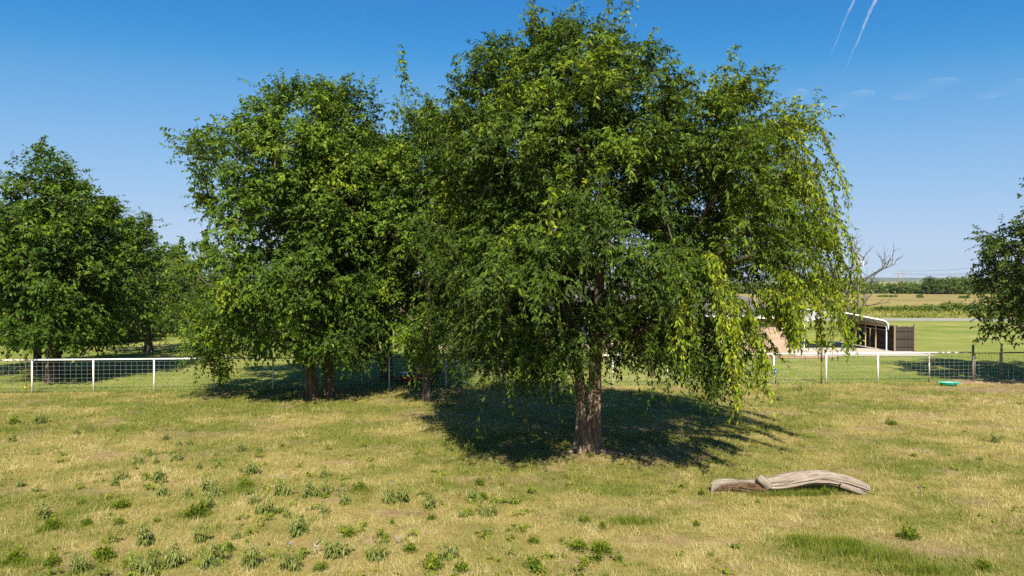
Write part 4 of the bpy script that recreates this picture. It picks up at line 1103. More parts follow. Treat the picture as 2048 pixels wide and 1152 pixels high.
# teal trough lying by the gate
def trough():
    x, y = G(1899, 772); root = empty('plastic_trough', (x, y, 0)); root.rotation_euler = (0, 0, R(-14)); tag(root, 'long teal plastic trough lying on the grass near the gate', 'trough')
    n = 24; P = []
    prof = [(0.0, 0.02), (0.72, 0.02), (0.92, 0.14), (1.0, 0.17), (1.06, 0.165), (1.05, 0.15), (0.90, 0.13)]
    for (s, h) in prof:
        for k in range(n):
            q = 2 * math.pi * k / n; c, s_ = math.cos(q), math.sin(q)
            P.append((0.40 * s * math.copysign(abs(c) ** 0.6, c), 0.17 * s * math.copysign(abs(s_) ** 0.7, s_), h))
    Fs = []
    for i in range(len(prof) - 1):
        for k in range(n): Fs.append((i * n + k, i * n + (k + 1) % n, (i + 1) * n + (k + 1) % n, (i + 1) * n + k))
    mb = MB(); mb.poly(P, Fs, True); mb.build('tub', M['teal_plastic'], root)
    for sx in (-1, 1):
        mb = MB(); mb.tube([(sx * 0.40, -0.06, 0.165), (sx * 0.46, -0.05, 0.17), (sx * 0.46, 0.05, 0.17), (sx * 0.40, 0.06, 0.165)], 0.012, 6); mb.build('handle', M['teal_plastic'], root)
trough()
# black loop near the slender trunk
x, y = G(877, 799); lo = empty('rubber_loop', (x, y, 0)); tag(lo, 'small black loop standing in the grass beside the slender trunk', 'loop')
mb = MB(); pts = [(0.075 * math.cos(a), 0, 0.13 + 0.085 * math.sin(a)) for a in np.linspace(0, 2 * math.pi, 17)]; mb.tube(pts, 0.016, 8, caps=False); mb.build('ring', M['black_rubber'], lo)
mb = MB(); mb.tube([(0, 0, -0.03), (0, 0, 0.05)], 0.012, 6); mb.build('stake', M['black_rubber'], lo)

# ------------------------------------------------------------------ mower
def mower():
    x, y = G(838, 771); y += 1.2; x = (838 - 1024) / F_PX * y
    root = empty('riding_mower', (x, y, 0), R(4)); tag(root, 'red riding mower parked in deep shade behind the slender tree', 'mower')
    def wheel(px, py, r, w):
        o = MB(); o.lathe((0, 0, 0), [(r * 0.55, -w / 2), (r * 0.92, -w / 2), (r, -w * 0.3), (r, w * 0.3), (r * 0.92, w / 2), (r * 0.55, w / 2)], 20, 'y')
        t = o.build('wheel', M['black_rubber'], root); t.location = (px, py, r)
        o = MB(); o.lathe((0, 0, 0), [(0.03, -w * 0.55), (r * 0.5, -w * 0.45), (r * 0.56, -w * 0.3), (r * 0.56, w * 0.3), (r * 0.5, w * 0.45), (0.03, w * 0.55)], 16, 'y'); o.build('rim', M['red_paint'], t)
    for s in (-1, 1): wheel(0.62, s * 0.48, 0.29, 0.24); wheel(-0.88, s * 0.42, 0.16, 0.14)
    mb = MB(); mb.lathe((-0.30, 0, 0.14), [(0.02, 0), (0.60, 0), (0.64, 0.04), (0.64, 0.14), (0.58, 0.20), (0.02, 0.21)], 20); mb.build('mowing_deck', M['red_paint'], root)
    mb = MB(); mb.box((-0.1, 0, 0.40), (1.7, 0.10, 0.08)); mb.box((-0.1, 0.38, 0.36), (1.6, 0.06, 0.07)); mb.box((-0.1, -0.38, 0.36), (1.6, 0.06, 0.07)); mb.box((-0.88, 0, 0.36), (0.08, 0.84, 0.07)); mb.build('frame', M['black_metal'], root)
    for s in (-1, 1):
        mb = MB(); mb.box((0.30, s * 0.36, 0.58), (0.72, 0.24, 0.22)); mb.tube([(-0.06, s * 0.36, 0.58), (-0.10, s * 0.36, 0.56)], 0.1, 10); mb.build('fender', M['red_paint'], root)
        mb = MB(); mb.tube([(-0.12, s * 0.34, 0.55), (-0.30, s * 0.30, 1.08), (-0.26, s * 0.06, 1.10)], 0.018, 8); mb.build('control_lever', M['black_metal'], root)
        mb = MB(); mb.tube([(-0.88, s * 0.42, 0.36), (-0.88, s * 0.42, 0.20)], 0.03, 8); mb.box((-0.88, s * 0.42, 0.33), (0.10, 0.18, 0.03)); mb.build('caster_fork', M['red_paint'], root)
    mb = MB(); mb.box((0.10, 0, 0.66), (0.50, 0.46, 0.10)); mb.tube([(0.34, -0.2, 0.72), (0.42, -0.2, 1.12)], 0.05, 8); mb.tube([(0.34, 0.2, 0.72), (0.42, 0.2, 1.12)], 0.05, 8); mb.box((0.39, 0, 0.92), (0.08, 0.42, 0.46)); mb.build('seat', M['black_rubber'], root)
    mb = MB(); mb.box((0.86, 0, 0.58), (0.46, 0.50, 0.34)); mb.lathe((0.86, 0, 0.75), [(0.22, 0), (0.22, 0.10), (0.14, 0.15)], 14); mb.build('engine', M['black_metal'], root)
    mb = MB(); mb.box((1.05, 0, 0.52), (0.06, 0.72, 0.30)); mb.tube([(1.10, -0.36, 0.44), (1.10, 0.36, 0.44)], 0.03, 8); mb.build('rear_guard', M['red_paint'], root)
    mb = MB(); mb.tube([(0.56, -0.44, 0.50), (0.56, -0.44, 1.62), (0.56, -0.36, 1.70), (0.56, 0.36, 1.70), (0.56, 0.44, 1.62), (0.56, 0.44, 0.50)], 0.028, 8); mb.build('roll_bar', M['black_metal'], root)
    mb = MB(); mb.box((-0.68, 0, 0.42), (0.34, 0.62, 0.03)); mb.build('foot_plate', M['black_metal'], root)
mower()

# ------------------------------------------------------------------ house
def house():
    x0, x1, y0, y1, h = 2.0, 18.25, 46.6, 56.4, 2.5
    root = empty('brick_house', (x0, y0, 0)); tag(root, 'low tan brick house with grey shingle roof behind the tallest tree', 'house')
    W, D = x1 - x0, y1 - y0
    mb = MB(); mb.box((W / 2, 0.1, h / 2), (W, 0.2, h)); mb.build('front_wall', M['brick'], root)
    mb = MB(); mb.box((W / 2, D - 0.1, h / 2), (W, 0.2, h)); mb.build('back_wall', M['brick'], root)
    for x in (0.1, W - 0.1):
        mb = MB(); mb.box((x, D / 2, h / 2), (0.196, D - 0.402, h)); mb.build('side_wall', M['brick'], root)
    ov = 0.55; rz = h + 2.35; P = [(-ov, -ov, h), (W + ov, -ov, h), (W + ov, D + ov, h), (-ov, D + ov, h), (4.6, D / 2, rz), (W - 4.6, D / 2, rz)]
    mb = MB(); mb.poly(P, [(0, 1, 5, 4), (1, 2, 5), (2, 3, 4, 5), (3, 0, 4), (3, 2, 1, 0)]); rf = mb.build('roof', M['shingle'], root)
    for a, b in (((W / 2, -ov - 0.012, h - 0.06), (W + 2 * ov + 0.05, 0.024, 0.20)), ((W / 2, D + ov + 0.012, h - 0.06), (W + 2 * ov + 0.05, 0.024, 0.20)), ((-ov - 0.012, D / 2, h - 0.06), (0.022, D + 2 * ov, 0.196)), ((W + ov + 0.012, D / 2, h - 0.06), (0.022, D + 2 * ov, 0.196))):
        mb = MB(); mb.box(a, b); mb.build('fascia', M['fascia'], rf)
    for x in (3.0, 7.0, 11.6):
        w = MB(); w.box((x, -0.012, 1.45), (1.5, 0.05, 1.25)); wo_ = w.build('window', M['dark_glass'], root)
        f = MB()
        for c, d in (((x, -0.03, 2.10), (1.66, 0.07, 0.08)), ((x, -0.03, 0.80), (1.66, 0.07, 0.08)), ((x - 0.79, -0.03, 1.45), (0.08, 0.066, 1.22)), ((x + 0.79, -0.03, 1.45), (0.08, 0.066, 1.22)), ((x, -0.045, 1.45), (0.05, 0.05, 1.22))): f.box(c, d)
        f.build('frame', M['fascia'], wo_)
    mb = MB(); mb.tube([(W - 1.55, -0.08, 0.0), (W - 1.55, -0.08, 0.32)], 0.05, 8); mb.build('vent_pipe', M['white_metal'], root)
house()

# ------------------------------------------------------------------ carport and wooden screen
def carport():
    x0, x1, ya, yb = 20.0, 25.75, 48.2, 54.2
    root = empty('metal_carport', (x0, ya, 0)); tag(root, 'open white metal carport with rounded eaves beside the house', 'carport')
    W, D = x1 - x0, yb - ya
    arc = []
    for (u, z) in ((0.0, 1.45), (0.0, 1.72), (0.05, 1.90), (0.18, 2.03), (0.40, 2.10), (W / 2, 2.60), (W - 0.40, 2.10), (W - 0.18, 2.03), (W - 0.05, 1.90), (W, 1.72), (W, 1.45)): arc.append((u, z))
    def skin(off, y0, y1):
        P = []
        for (u, z) in arc: P += [(u, y0, z + off), (u, y1, z + off)]
        return P, [(2 * i, 2 * i + 2, 2 * i + 3, 2 * i + 1) for i in range(len(arc) - 1)]
    P1, F1 = skin(0, 0, D); P2, F2 = skin(-0.03, 0.0, D); n = len(P1); k = len(arc)
    Fa = F1 + [tuple(n + i for i in reversed(f)) for f in F2] + [(2 * i, n + 2 * i, n + 2 * i + 2, 2 * i + 2) for i in range(k - 1)] + [(2 * i + 1, 2 * i + 3, n + 2 * i + 3, n + 2 * i + 1) for i in range(k - 1)]
    mb = MB(); mb.poly(P1 + P2, Fa); mb.build('roof', M['roof_metal'], root)
    for y in (0.0, D):
        mb = MB(); mb.tube([(u, y + (-0.02 if y == 0 else 0.02), z + 0.01) for (u, z) in arc], 0.045, 8); mb.build('edge_trim', M['white_metal'], root)
    for y in (0.12, 1.55, 3.0, 4.45, D - 0.12):
        mb = MB(); mb.tube([(min(max(u, 0.05), W - 0.05), y, z - 0.07) for (u, z) in arc[1:-1]], 0.028, 6); mb.build('hoop', M['steel_under'], root)
        for x in (0.05, W - 0.05):
            mb = MB(); mb.box((x, y, 0.87), (0.06, 0.06, 1.76)); mb.build('post', M['white_metal'] if y < 1 else M['new_wood'], root)
    mb = MB(); mb.box((W - 0.10, D / 2, 1.70), (0.04, D - 0.3, 0.10)); mb.build('side_rail', M['new_wood'], root)
carport()
def screen():
    root = empty('wooden_screen', (26.05, 48.0, 0)); tag(root, 'dark weathered picket screen fence wrapping the carport\'s right side', 'fence')
    pk = MB(); pk.poly([(-0.065, -0.01, -0.02), (0.065, -0.01, -0.02), (0.065, -0.01, 1.68), (0.035, -0.01, 1.74), (-0.035, -0.01, 1.74), (-0.065, -0.01, 1.68),
                        (-0.065, 0.01, -0.02), (0.065, 0.01, -0.02), (0.065, 0.01, 1.68), (0.035, 0.01, 1.74), (-0.035, 0.01, 1.74), (-0.065, 0.01, 1.68)],
                       [(0, 1, 2, 3, 4, 5), (11, 10, 9, 8, 7, 6), (1, 0, 6, 7), (2, 1, 7, 8), (3, 2, 8, 9), (4, 3, 9, 10), (5, 4, 10, 11), (0, 5, 11, 6)])
    me = pk.mesh('picket', M['picket']); rr = random.Random(4)
    def picket(x, y, rz):
        o = bpy.data.objects.new('picket', me); o.location = (x, y, rr.uniform(-0.02, 0.02)); o.rotation_euler = (0, 0, rz); o.scale = (1, 1, rr.uniform(0.97, 1.03)); link(o, root)
    for i in range(46): picket(0.10, 0.05 + i * 0.138, R(90))
    for i in range(9): picket(0.14 + i * 0.136, -0.02, 0)
    for (x, y, h) in ((0.0, -0.06, 1.80), (1.36, -0.06, 1.86), (0.02, 6.4, 1.82), (0.0, 3.2, 1.70)):
        mb = MB(); mb.box((x, y, h / 2 - 0.02), (0.10, 0.09, h + 0.04)); mb.build('post', M['fence_post_wood'], root)
    for z in (0.35, 0.90, 1.42):
        mb = MB(); mb.box((0.68, -0.055, z), (1.25, 0.04, 0.09)); mb.build('rail', M['picket'], root)
        mb = MB(); mb.box((0.055, 3.2, z), (0.04, 6.2, 0.09)); mb.build('rail', M['picket'], root)
screen()

# ------------------------------------------------------------------ utility poles, far line
def pole(px, d, h, lab, can, name='utility_pole'):
    X_ = (px - 1024) / F_PX * d; root = empty(name, (X_, d, 0)); tag(root, lab, 'pole')
    mb = MB(); mb.tube([(0, 0, -0.2), (0, 0, h * 0.5), (0, 0, h)], [0.17, 0.145, 0.11], 10); mb.build('shaft', M['pole_wood'], root)
    mb = MB(); mb.box((0.0, -0.16, h - 0.50), (1.5, 0.10, 0.12)); mb.build('cross_arm', M['pole_wood'], root)
    for x in (-0.65, 0.65, 0.0):
        mb = MB(); mb.lathe((x, -0.16 if x else 0, h - (0.44 if x else 0.0)), [(0.03, 0), (0.05, 0.06), (0.03, 0.1), (0.05, 0.14), (0.02, 0.2)], 8); mb.build('insulator', M['porcelain'], root)
    if can:
        mb = MB(); mb.lathe((0.42, -0.1, h - 1.75), [(0.05, 0), (0.24, 0.02), (0.25, 0.1), (0.25, 0.68), (0.2, 0.76), (0.05, 0.8)], 14); cn = mb.build('transformer', M['porcelain'], root)
        for x in (0.34, 0.5):
            mb = MB(); mb.tube([(x, -0.1, h - 0.98), (x, -0.1, h - 0.72)], 0.03, 6); mb.build('bushing', M['dark_steel'], cn)
        mb = MB(); mb.box((0.17, -0.05, h - 1.35), (0.2, 0.06, 0.3)); mb.build('bracket', M['dark_steel'], root)
pole(1717, 96, 8.5, 'utility pole with a pale transformer and short cross arm beside the bare tree', True)
pole(1609, 74, 7.6, 'thicker utility pole half hidden by the drooping strands above the carport', False)
hf = empty('transmission_frame', ((1801.5 - 1024) / F_PX * 640, 640, 0)); tag(hf, 'distant pair of thin poles carrying the transmission line above the woods', 'pylon')
for s in (-1, 1):
    mb = MB(); mb.tube([(s * 2.1, 0, -0.3), (s * 2.1, 0, 14.0)], [0.35, 0.28], 8); mb.build('pole', M['pole_wood'], hf)
mb = MB(); mb.box((0, -0.4, 11.5), (13, 0.4, 0.45)); mb.build('cross_arm', M['pole_wood'], hf)
def wire_line(name, a, b, sag, r, lab):
    pts = [(a[0] + (b[0] - a[0]) * t, a[1] + (b[1] - a[1]) * t, a[2] + (b[2] - a[2]) * t - sag * 4 * t * (1 - t)) for t in np.linspace(0, 1, 33)]
    mb = MB(); mb.tube(pts, r, 5); tag(mb.build(name, M['wire'], None), lab, 'cable')
hx = hf.location[0]
for (dx, dz, ea, lab) in ((-6, 0.0, (250, 262, 17.0), 'lowest transmission cable sweeping right from the distant poles'), (0, 0.0, (258, 258, 19.0), 'second lowest transmission cable above the far woods'),
                          (6, 0.0, (266, 254, 21.5), 'middle transmission cable above the far woods'), (-2, 2.6, (250, 262, 23.5), 'second highest transmission cable above the far woods'), (2, 2.6, (258, 258, 25.0), 'highest transmission cable above the far woods')):
    wire_line('power_cable', (hx + dx, 640, 11.6 + dz), ea, 5.0, 0.045, lab)

# ------------------------------------------------------------------ fallen log
def fallen_log():
    lx, ly = G(1590, 984); root = empty('fallen_log', (lx, ly, 0)); tag(root, 'weathered grey fallen log with a rotted left end and a knot stub', 'log')
    rg = np.random.default_rng(3)
    def loft(name, ctrl, mat, sides=36, sub=14, amp=0.10, seed=0, squash=1.0, cap=True):
        C = np.array(ctrl, float); tt = np.linspace(0, len(C) - 1, sub * (len(C) - 1) + 1)
        P = np.stack([np.interp(tt, np.arange(len(C)), C[:, k]) for k in range(3)], 1); rr = np.interp(tt, np.arange(len(C)), C[:, 3])
        for _ in range(6): P[1:-1] = 0.25 * P[:-2] + 0.5 * P[1:-1] + 0.25 * P[2:]; rr[1:-1] = 0.25 * rr[:-2] + 0.5 * rr[1:-1] + 0.25 * rr[2:]
        t = norm(np.gradient(P, axis=0)); a = norm(np.cross(t, np.array([0, 1.0, 0.01]))); b = np.cross(a, t)
        q = np.arange(sides) * 2 * np.pi / sides; V = []; al = []; ar = []
        ln = np.concatenate([[0], np.cumsum(np.linalg.norm(np.diff(P, axis=0), axis=1))])
        for i in range(len(P)):
            nz = fbm(np.cos(q) * 3.5 + 20 + seed, np.sin(q) * 3.5 + ln[i] * 0.8 + 20, 4) - 0.5
            fine = vnoise(np.cos(q) * 9 + 50 + seed, np.sin(q) * 9 + ln[i] * 0.9 + 50) - 0.5
            fine = np.where(fine < -0.18, fine * 1.8, fine)
            r = rr[i] * (1 + nz * amp * 4 + fine * amp * 1.6)
            V.append(P[i] + r[:, None] * (a[i] * np.cos(q)[:, None] + b[i] * np.sin(q)[:, None] * squash)); al.append(np.full(sides, ln[i])); ar.append(np.abs(q - np.pi) / np.pi)
        k = len(P); V = np.concatenate(V); i = np.arange(k - 1)[:, None] * sides; j = np.arange(sides)[None]; j2 = (j + 1) % sides
        Fq = np.stack([i + j, i + j2, i + sides + j2, i + sides + j], 2).reshape(-1, 4)
        # end discs, sunk a little
        extra = np.stack([P[0] + t[0] * 0.05, P[-1] - t[-1] * 0.16]); n0 = len(V); V = np.concatenate([V, extra])
        E = []
        for jj in range(0, sides, 2):
            E.append((n0, (jj + 2) % sides, jj + 1, jj)); b0 = (k - 1) * sides; E.append((n0 + 1, b0 + jj, b0 + jj + 1, b0 + (jj + 2) % sides))
        Fq = np.concatenate([Fq, np.array(E)]); al = np.concatenate(al + [[0, ln[-1]]]); ar = np.concatenate(ar + [[0.5, 0.5]])
        return np_obj(name, V, Fq, mat, root, attrs=[('along', 'POINT', al), ('around', 'POINT', ar)], smooth=True)
    loft('bole', [(-0.86, 0.05, 0.12, 0.09), (-0.6, 0.03, 0.15, 0.14), (-0.3, 0, 0.19, 0.175), (0.05, 0, 0.26, 0.175), (0.4, 0, 0.31, 0.168), (0.75, 0, 0.30, 0.16), (1.1, -0.02, 0.24, 0.15), (1.4, -0.05, 0.15, 0.135), (1.64, -0.07, 0.06, 0.115)], M['log'], 64, 16, amp=0.13, seed=1)
    loft('thin_end', [(-1.86, 0.03, 0.10, 0.10), (-1.72, 0.03, 0.19, 0.095), (-1.5, 0.02, 0.22, 0.075), (-1.2, 0.02, 0.205, 0.055), (-0.95, 0.02, 0.20, 0.075), (-0.6, 0.02, 0.19, 0.11)], M['log'], 24, seed=5)
    loft('end_prong', [(0.95, -0.20, 0.20, 0.05), (1.15, -0.24, 0.15, 0.06), (1.35, -0.25, 0.07, 0.055), (1.52, -0.24, -0.01, 0.04)], M['log'], 16, 10, seed=8)
    loft('knot_stub', [(-0.62, -0.06, 0.14, 0.11), (-0.72, -0.10, 0.24, 0.10), (-0.79, -0.11, 0.30, 0.10), (-0.84, -0.10, 0.35, 0.09), (-0.86, -0.09, 0.37, 0.05)], M['log'], 20, 8, amp=0.03, seed=9)
    loft('rotten_wood', [(-1.78, 0.0, 0.05, 0.03), (-1.5, -0.01, 0.10, 0.07), (-1.15, -0.02, 0.09, 0.085), (-0.85, -0.05, 0.06, 0.12), (-0.6, -0.05, 0.05, 0.08)], M['rot'], 40, 20, amp=0.34, seed=12)
    for k_, (a_, b_) in enumerate((((-1.45, -0.11, 0.10), (-0.86, -0.17, 0.02)), ((-1.30, -0.10, 0.13), (-0.74, -0.17, 0.06)), ((-1.2, -0.12, 0.05), (-0.92, -0.17, -0.01)))):
        loft('splinter', [(*a_, 0.018), (0.5 * (a_[0] + b_[0]), 0.5 * (a_[1] + b_[1]) - 0.02, 0.5 * (a_[2] + b_[2]) + 0.01, 0.026), (*b_, 0.014)], M['rot'], 10, 8, amp=0.2, seed=20 + k_)
    loft('root_flap', [(-1.84, -0.02, 0.16, 0.04), (-1.87, -0.04, 0.08, 0.045), (-1.88, -0.05, -0.02, 0.035)], M['log'], 12, 8, seed=14)
fallen_log()

# ------------------------------------------------------------------ weeds
def weed_mesh(kind, seed):
    rg = np.random.default_rng(seed); V = []; v = []; ss = []
    if kind == 'droop':
        ns = 5
        for s in range(ns):
            q = rg.random() * 6.28; b = np.array([0.17 * math.cos(q), 0.17 * math.sin(q), 0]) * (s > 0)
            h = 1.0 * (1 if s == 0 else rg.uniform(0.35, 0.85)); lean = rg.normal(0, 0.16, 2) + b[:2] * 0.9
            m = 11
            for i in range(m):
                t = 0.15 + 0.85 * i / (m - 1); p = b + np.array([lean[0] * t, lean[1] * t, h * t])
                for k in range(4):
                    a = rg.random() * 6.28; L = (0.34 * (1.15 - 0.65 * t)) * rg.uniform(0.75, 1.25)
                    o = np.array([math.cos(a), math.sin(a), 0.0])
                    mid = p + o * L * 0.55 + UP * L * 0.16; tip = p + o * L * 0.95 - UP * L * 0.42
                    w = np.array([-o[1], o[0], 0]) * L * 0.12
                    V += [p, mid + w, tip, mid - w]; v.append(np.clip(0.25 + 0.55 * t + rg.normal(0, 0.12), 0, 1))
            ss.append([b, b + np.array([lean[0] * 0.5, lean[1] * 0.5, h * 0.5]), b + np.array([lean[0], lean[1], h])])
    else:
        nb = 5; bc = [(np.clip(rg.normal(0, 0.18), -0.24, 0.24), np.clip(rg.normal(0, 0.15), -0.2, 0.2), rg.uniform(0.18, 0.34), rg.uniform(0.25, 0.60)) for _ in range(nb)]
        for i in range(300):
            cx, cy2, br_, bh = bc[rg.integers(nb)]
            q = rg.random() * 6.28; r = rg.random() ** 0.6 * br_ * rg.uniform(0.8, 1.35); top = bh * max(0.1, 1 - (r / br_ / 1.1) ** 2)
            p = np.array([cx + r * math.cos(q), cy2 + r * math.sin(q), top * rg.random() ** 0.5])
            o = norm(np.array([math.cos(q) * r + rg.normal(0, 0.4), math.sin(q) * r + rg.normal(0, 0.4), 0.45 + 0.5 * rg.random()])); L = rg.uniform(0.08, 0.20)
            w = norm(np.cross(o, norm(rg.normal(0, 1, 3)))) * L * 0.20
            V += [p, p + o * L * 0.5 + w, p + o * L - UP * L * 0.2, p + o * L * 0.5 - w]; v.append(np.clip(0.45 + 0.5 * (p[2] / 0.5 - 0.5) + rg.normal(0, 0.2), 0, 1))
        for i in range(12):
            q = rg.random() * 6.28; e = np.array([0.35 * math.cos(q), 0.35 * math.sin(q), 0.35]); ss.append([np.zeros(3) - UP * 0.03, e * 0.5, e])
    V = np.array(V); n = len(v); S = np.array(ss); off = len(V); T = len(S)
    w = 0.016 * np.array([1, 0.8, 0.5]); sd = norm(np.cross(S[:, 2] - S[:, 0], np.array([0.2, 1, 0.1])))
    SV = np.stack([S + sd[:, None] * w[None, :, None], S - sd[:, None] * w[None, :, None]], 2).reshape(-1, 3); b = off + np.arange(T) * 6
    Fq = np.concatenate([np.arange(off).reshape(-1, 4), np.stack([b, b + 1, b + 3, b + 2], 1), np.stack([b + 2, b + 3, b + 5, b + 4], 1)])
    return np_mesh('weed_' + kind, np.concatenate([V, SV]), Fq, [M['weed'] if kind == 'droop' else M['weed_green']], attrs=[('var', 'FACE', np.concatenate([v, np.full(2 * T, 0.3)]))])
WM = {'d': [weed_mesh('droop', 500 + i) for i in range(7)], 'g': [weed_mesh('bush', 520 + i) for i in range(6)]}
fl_me = None
def flower_mesh():
    mb = MB()
    for k in range(5):
        q = k * 1.257; c, s = math.cos(q), math.sin(q)
        mb.poly([(0, 0, 0), (0.028 * c - 0.012 * s, 0.028 * s + 0.012 * c, 0.008), (0.048 * c, 0.048 * s, 0.0), (0.028 * c + 0.012 * s, 0.028 * s - 0.012 * c, 0.008)], [(0, 1, 2, 3)])
    return mb.mesh('flower', M['petal'])
fl_me = flower_mesh()
ORD = ['first', 'second', 'third', 'fourth', 'fifth', 'sixth', 'seventh', 'eighth', 'ninth', 'tenth', 'eleventh', 'twelfth', 'thirteenth', 'fourteenth', 'fifteenth', 'sixteenth', 'seventeenth', 'eighteenth', 'nineteenth', 'twentieth']
# x, y of the base in the photo, height in metres, kind, flowers, own label
WEEDS = [(28, 849, .30, 'g', 0, 'green bushy clump highest up by the left edge'), (80, 848, .34, 'd', 1, None), (22, 883, .24, 'd', 0, None), (151, 868, .22, 'd', 0, None), (234, 864, .14, 'g', 0, 'flat dark green weed lying low on its own, upper left pasture'),
 (330, 881, .22, 'd', 0, None), (356, 891, .24, 'd', 0, None), (482, 903, .30, 'd', 0, None), (518, 906, .22, 'd', 0, None), (300, 912, .27, 'd', 0, None), (274, 928, .30, 'd', 0, None), (308, 928, .24, 'd', 0, None), (353, 922, .34, 'd', 0, None),
 (431, 912, .18, 'd', 0, None), (397, 938, .24, 'd', 0, None), (436, 937, .22, 'd', 0, None), (502, 949, .34, 'd', 0, None), (239, 959, .30, 'd', 0, None), (226, 972, .26, 'd', 0, None), (311, 965, .33, 'd', 0, None), (322, 957, .26, 'd', 0, None), (564, 994, .44, 'd', 2, 'tall drooping weed with lavender flowers, left of the wide double weed'),
 (38, 974, .22, 'd', 0, None), (324, 994, .32, 'd', 0, None), (372, 995, .26, 'd', 0, None), (413, 981, .32, 'd', 0, None), (434, 994, .34, 'd', 0, None), (489, 976, .30, 'g', 0, 'olive feathery clump in the weed patch, left of the tall flowering weed'), (161, 1010, .16, 'g', 0, 'small bright green tuft alone at middle left'),
 (239, 1019, .26, 'g', 0, None), (393, 1038, .34, 'g', 0, 'wide bright green clump with a grey weed rising behind it'), (410, 1022, .36, 'd', 1, 'grey-green weed rising behind the wide bright green clump'), (527, 1031, .34, 'd', 0, None), (504, 1012, .24, 'd', 0, None), (573, 1035, .26, 'd', 0, None), (82, 1039, .34, 'd', 1, None), (100, 1059, .32, 'g', 0, None),
 (171, 1052, .16, 'g', 0, None), (236, 1052, .20, 'g', 0, None), (291, 1089, .34, 'd', 0, 'dark drooping weed casting a clear shadow, lower left'), (401, 1088, .34, 'd', 0, 'full drooping weed standing alone on short grass, lower left'), (595, 1068, .36, 'd', 0, None), (470, 1080, .20, 'd', 0, None), (206, 1119, .34, 'g', 0, 'tall bright green bushy clump, lower left'), (26, 1124, .30, 'g', 0, 'broad bright green clump in the bottom left corner'),
 (428, 1137, .36, 'd', 0, None), (504, 1137, .42, 'd', 0, None), (343, 1135, .34, 'd', 0, None), (272, 1147, .32, 'd', 0, None), (307, 1149, .34, 'd', 0, None), (152, 1148, .36, 'd', 0, None), (454, 1106, .20, 'g', 0, None), (583, 1138, .42, 'd', 3, 'drooping weed with several lavender flowers at the bottom edge'), (102, 1130, .26, 'g', 0, None),
 (618, 994, .36, 'd', 0, 'left half of the wide double weed'), (643, 992, .38, 'd', 0, 'right half of the wide double weed'), (687, 1009, .32, 'd', 0, None), (649, 954, .22, 'd', 0, None), (718, 982, .26, 'g', 0, None), (783, 1006, .40, 'd', 1, 'largest drooping weed in the middle pasture, with lavender flowers'), (806, 1004, .32, 'd', 1, None), (859, 1015, .26, 'd', 0, None),
 (863, 1038, .16, 'g', 0, None), (646, 1029, .28, 'd', 0, None), (673, 1115, .38, 'd', 0, 'cone-shaped drooping weed below a yellow-green sprig'), (758, 1120, .30, 'd', 0, None), (819, 1103, .24, 'g', 0, None), (895, 1119, .38, 'd', 0, 'dense dome-shaped leafy weed at bottom centre'), (638, 1141, .22, 'g', 0, None), (866, 1135, .26, 'g', 0, None), (922, 1149, .26, 'g', 0, None),
 (939, 904, .30, 'd', 0, 'single upright weed just left of the big tree\'s shadow'), (961, 970, .26, 'g', 0, None), (948, 995, .26, 'd', 0, None), (966, 998, .20, 'g', 0, None), (977, 1031, .38, 'd', 0, 'large drooping weed below the trio, right of centre pasture'), (925, 1033, .18, 'd', 0, None), (783, 1048, .12, 'g', 0, 'creeping bright green weed below the bare reddish patch'), (969, 898, .10, 'g', 0, None), (995, 928, .18, 'd', 0, None),
 (1068, 1088, .20, 'g', 0, None), (1065, 1142, .24, 'g', 0, None), (697, 1072, .18, 'g', 0, 'yellow-green sprig above the cone-shaped weed'), (1820, 1080, .34, 'g', 0, 'large bright green clump beside bare soil, lower right'), (1200, 1112, .30, 'g', 0, 'leafy green clump at bottom centre, right of a smaller clump'), (1156, 1102, .24, 'g', 0, 'smaller green clump left of the leafy bottom centre clump'),
 (1169, 1043, .18, 'g', 0, None), (1205, 1058, .16, 'g', 0, None), (1783, 851, .26, 'g', 0, 'small bush right of the big tree\'s shadow'), (1994, 886, .32, 'd', 0, 'pale drooping weed near the right edge of the pasture'), (1601, 782, .34, 'd', 0, 'pale weed just in front of the fence, under the strands'), (1561, 801, .28, 'd', 0, 'pale weed farther from the fence, under the strands'), (1405, 989, .16, 'g', 0, 'small green tuft left of the fallen log'),
 (1972, 1140, .22, 'g', 0, 'green clump in the bottom right corner'), (1830, 915, .14, 'g', 0, 'tiny green tuft above the right part of the log'), (1395, 1052, .14, 'g', 0, None), (1655, 988, .18, 'g', 0, 'green tuft growing under the right end of the log'), (1245, 930, .08, 'g', 0, None)]
BANDS = [(0, 900, 'farthest weed row'), (900, 935, 'second-farthest weed row'), (935, 985, 'weed row behind the flowering weed'), (985, 1025, 'weed row beside the flowering weed'), (1025, 1070, 'weed row in front of the flowering weed'), (1070, 1125, 'second-nearest weed row'), (1125, 1300, 'nearest weed row along the bottom edge')]
rw = random.Random(9); count = {}
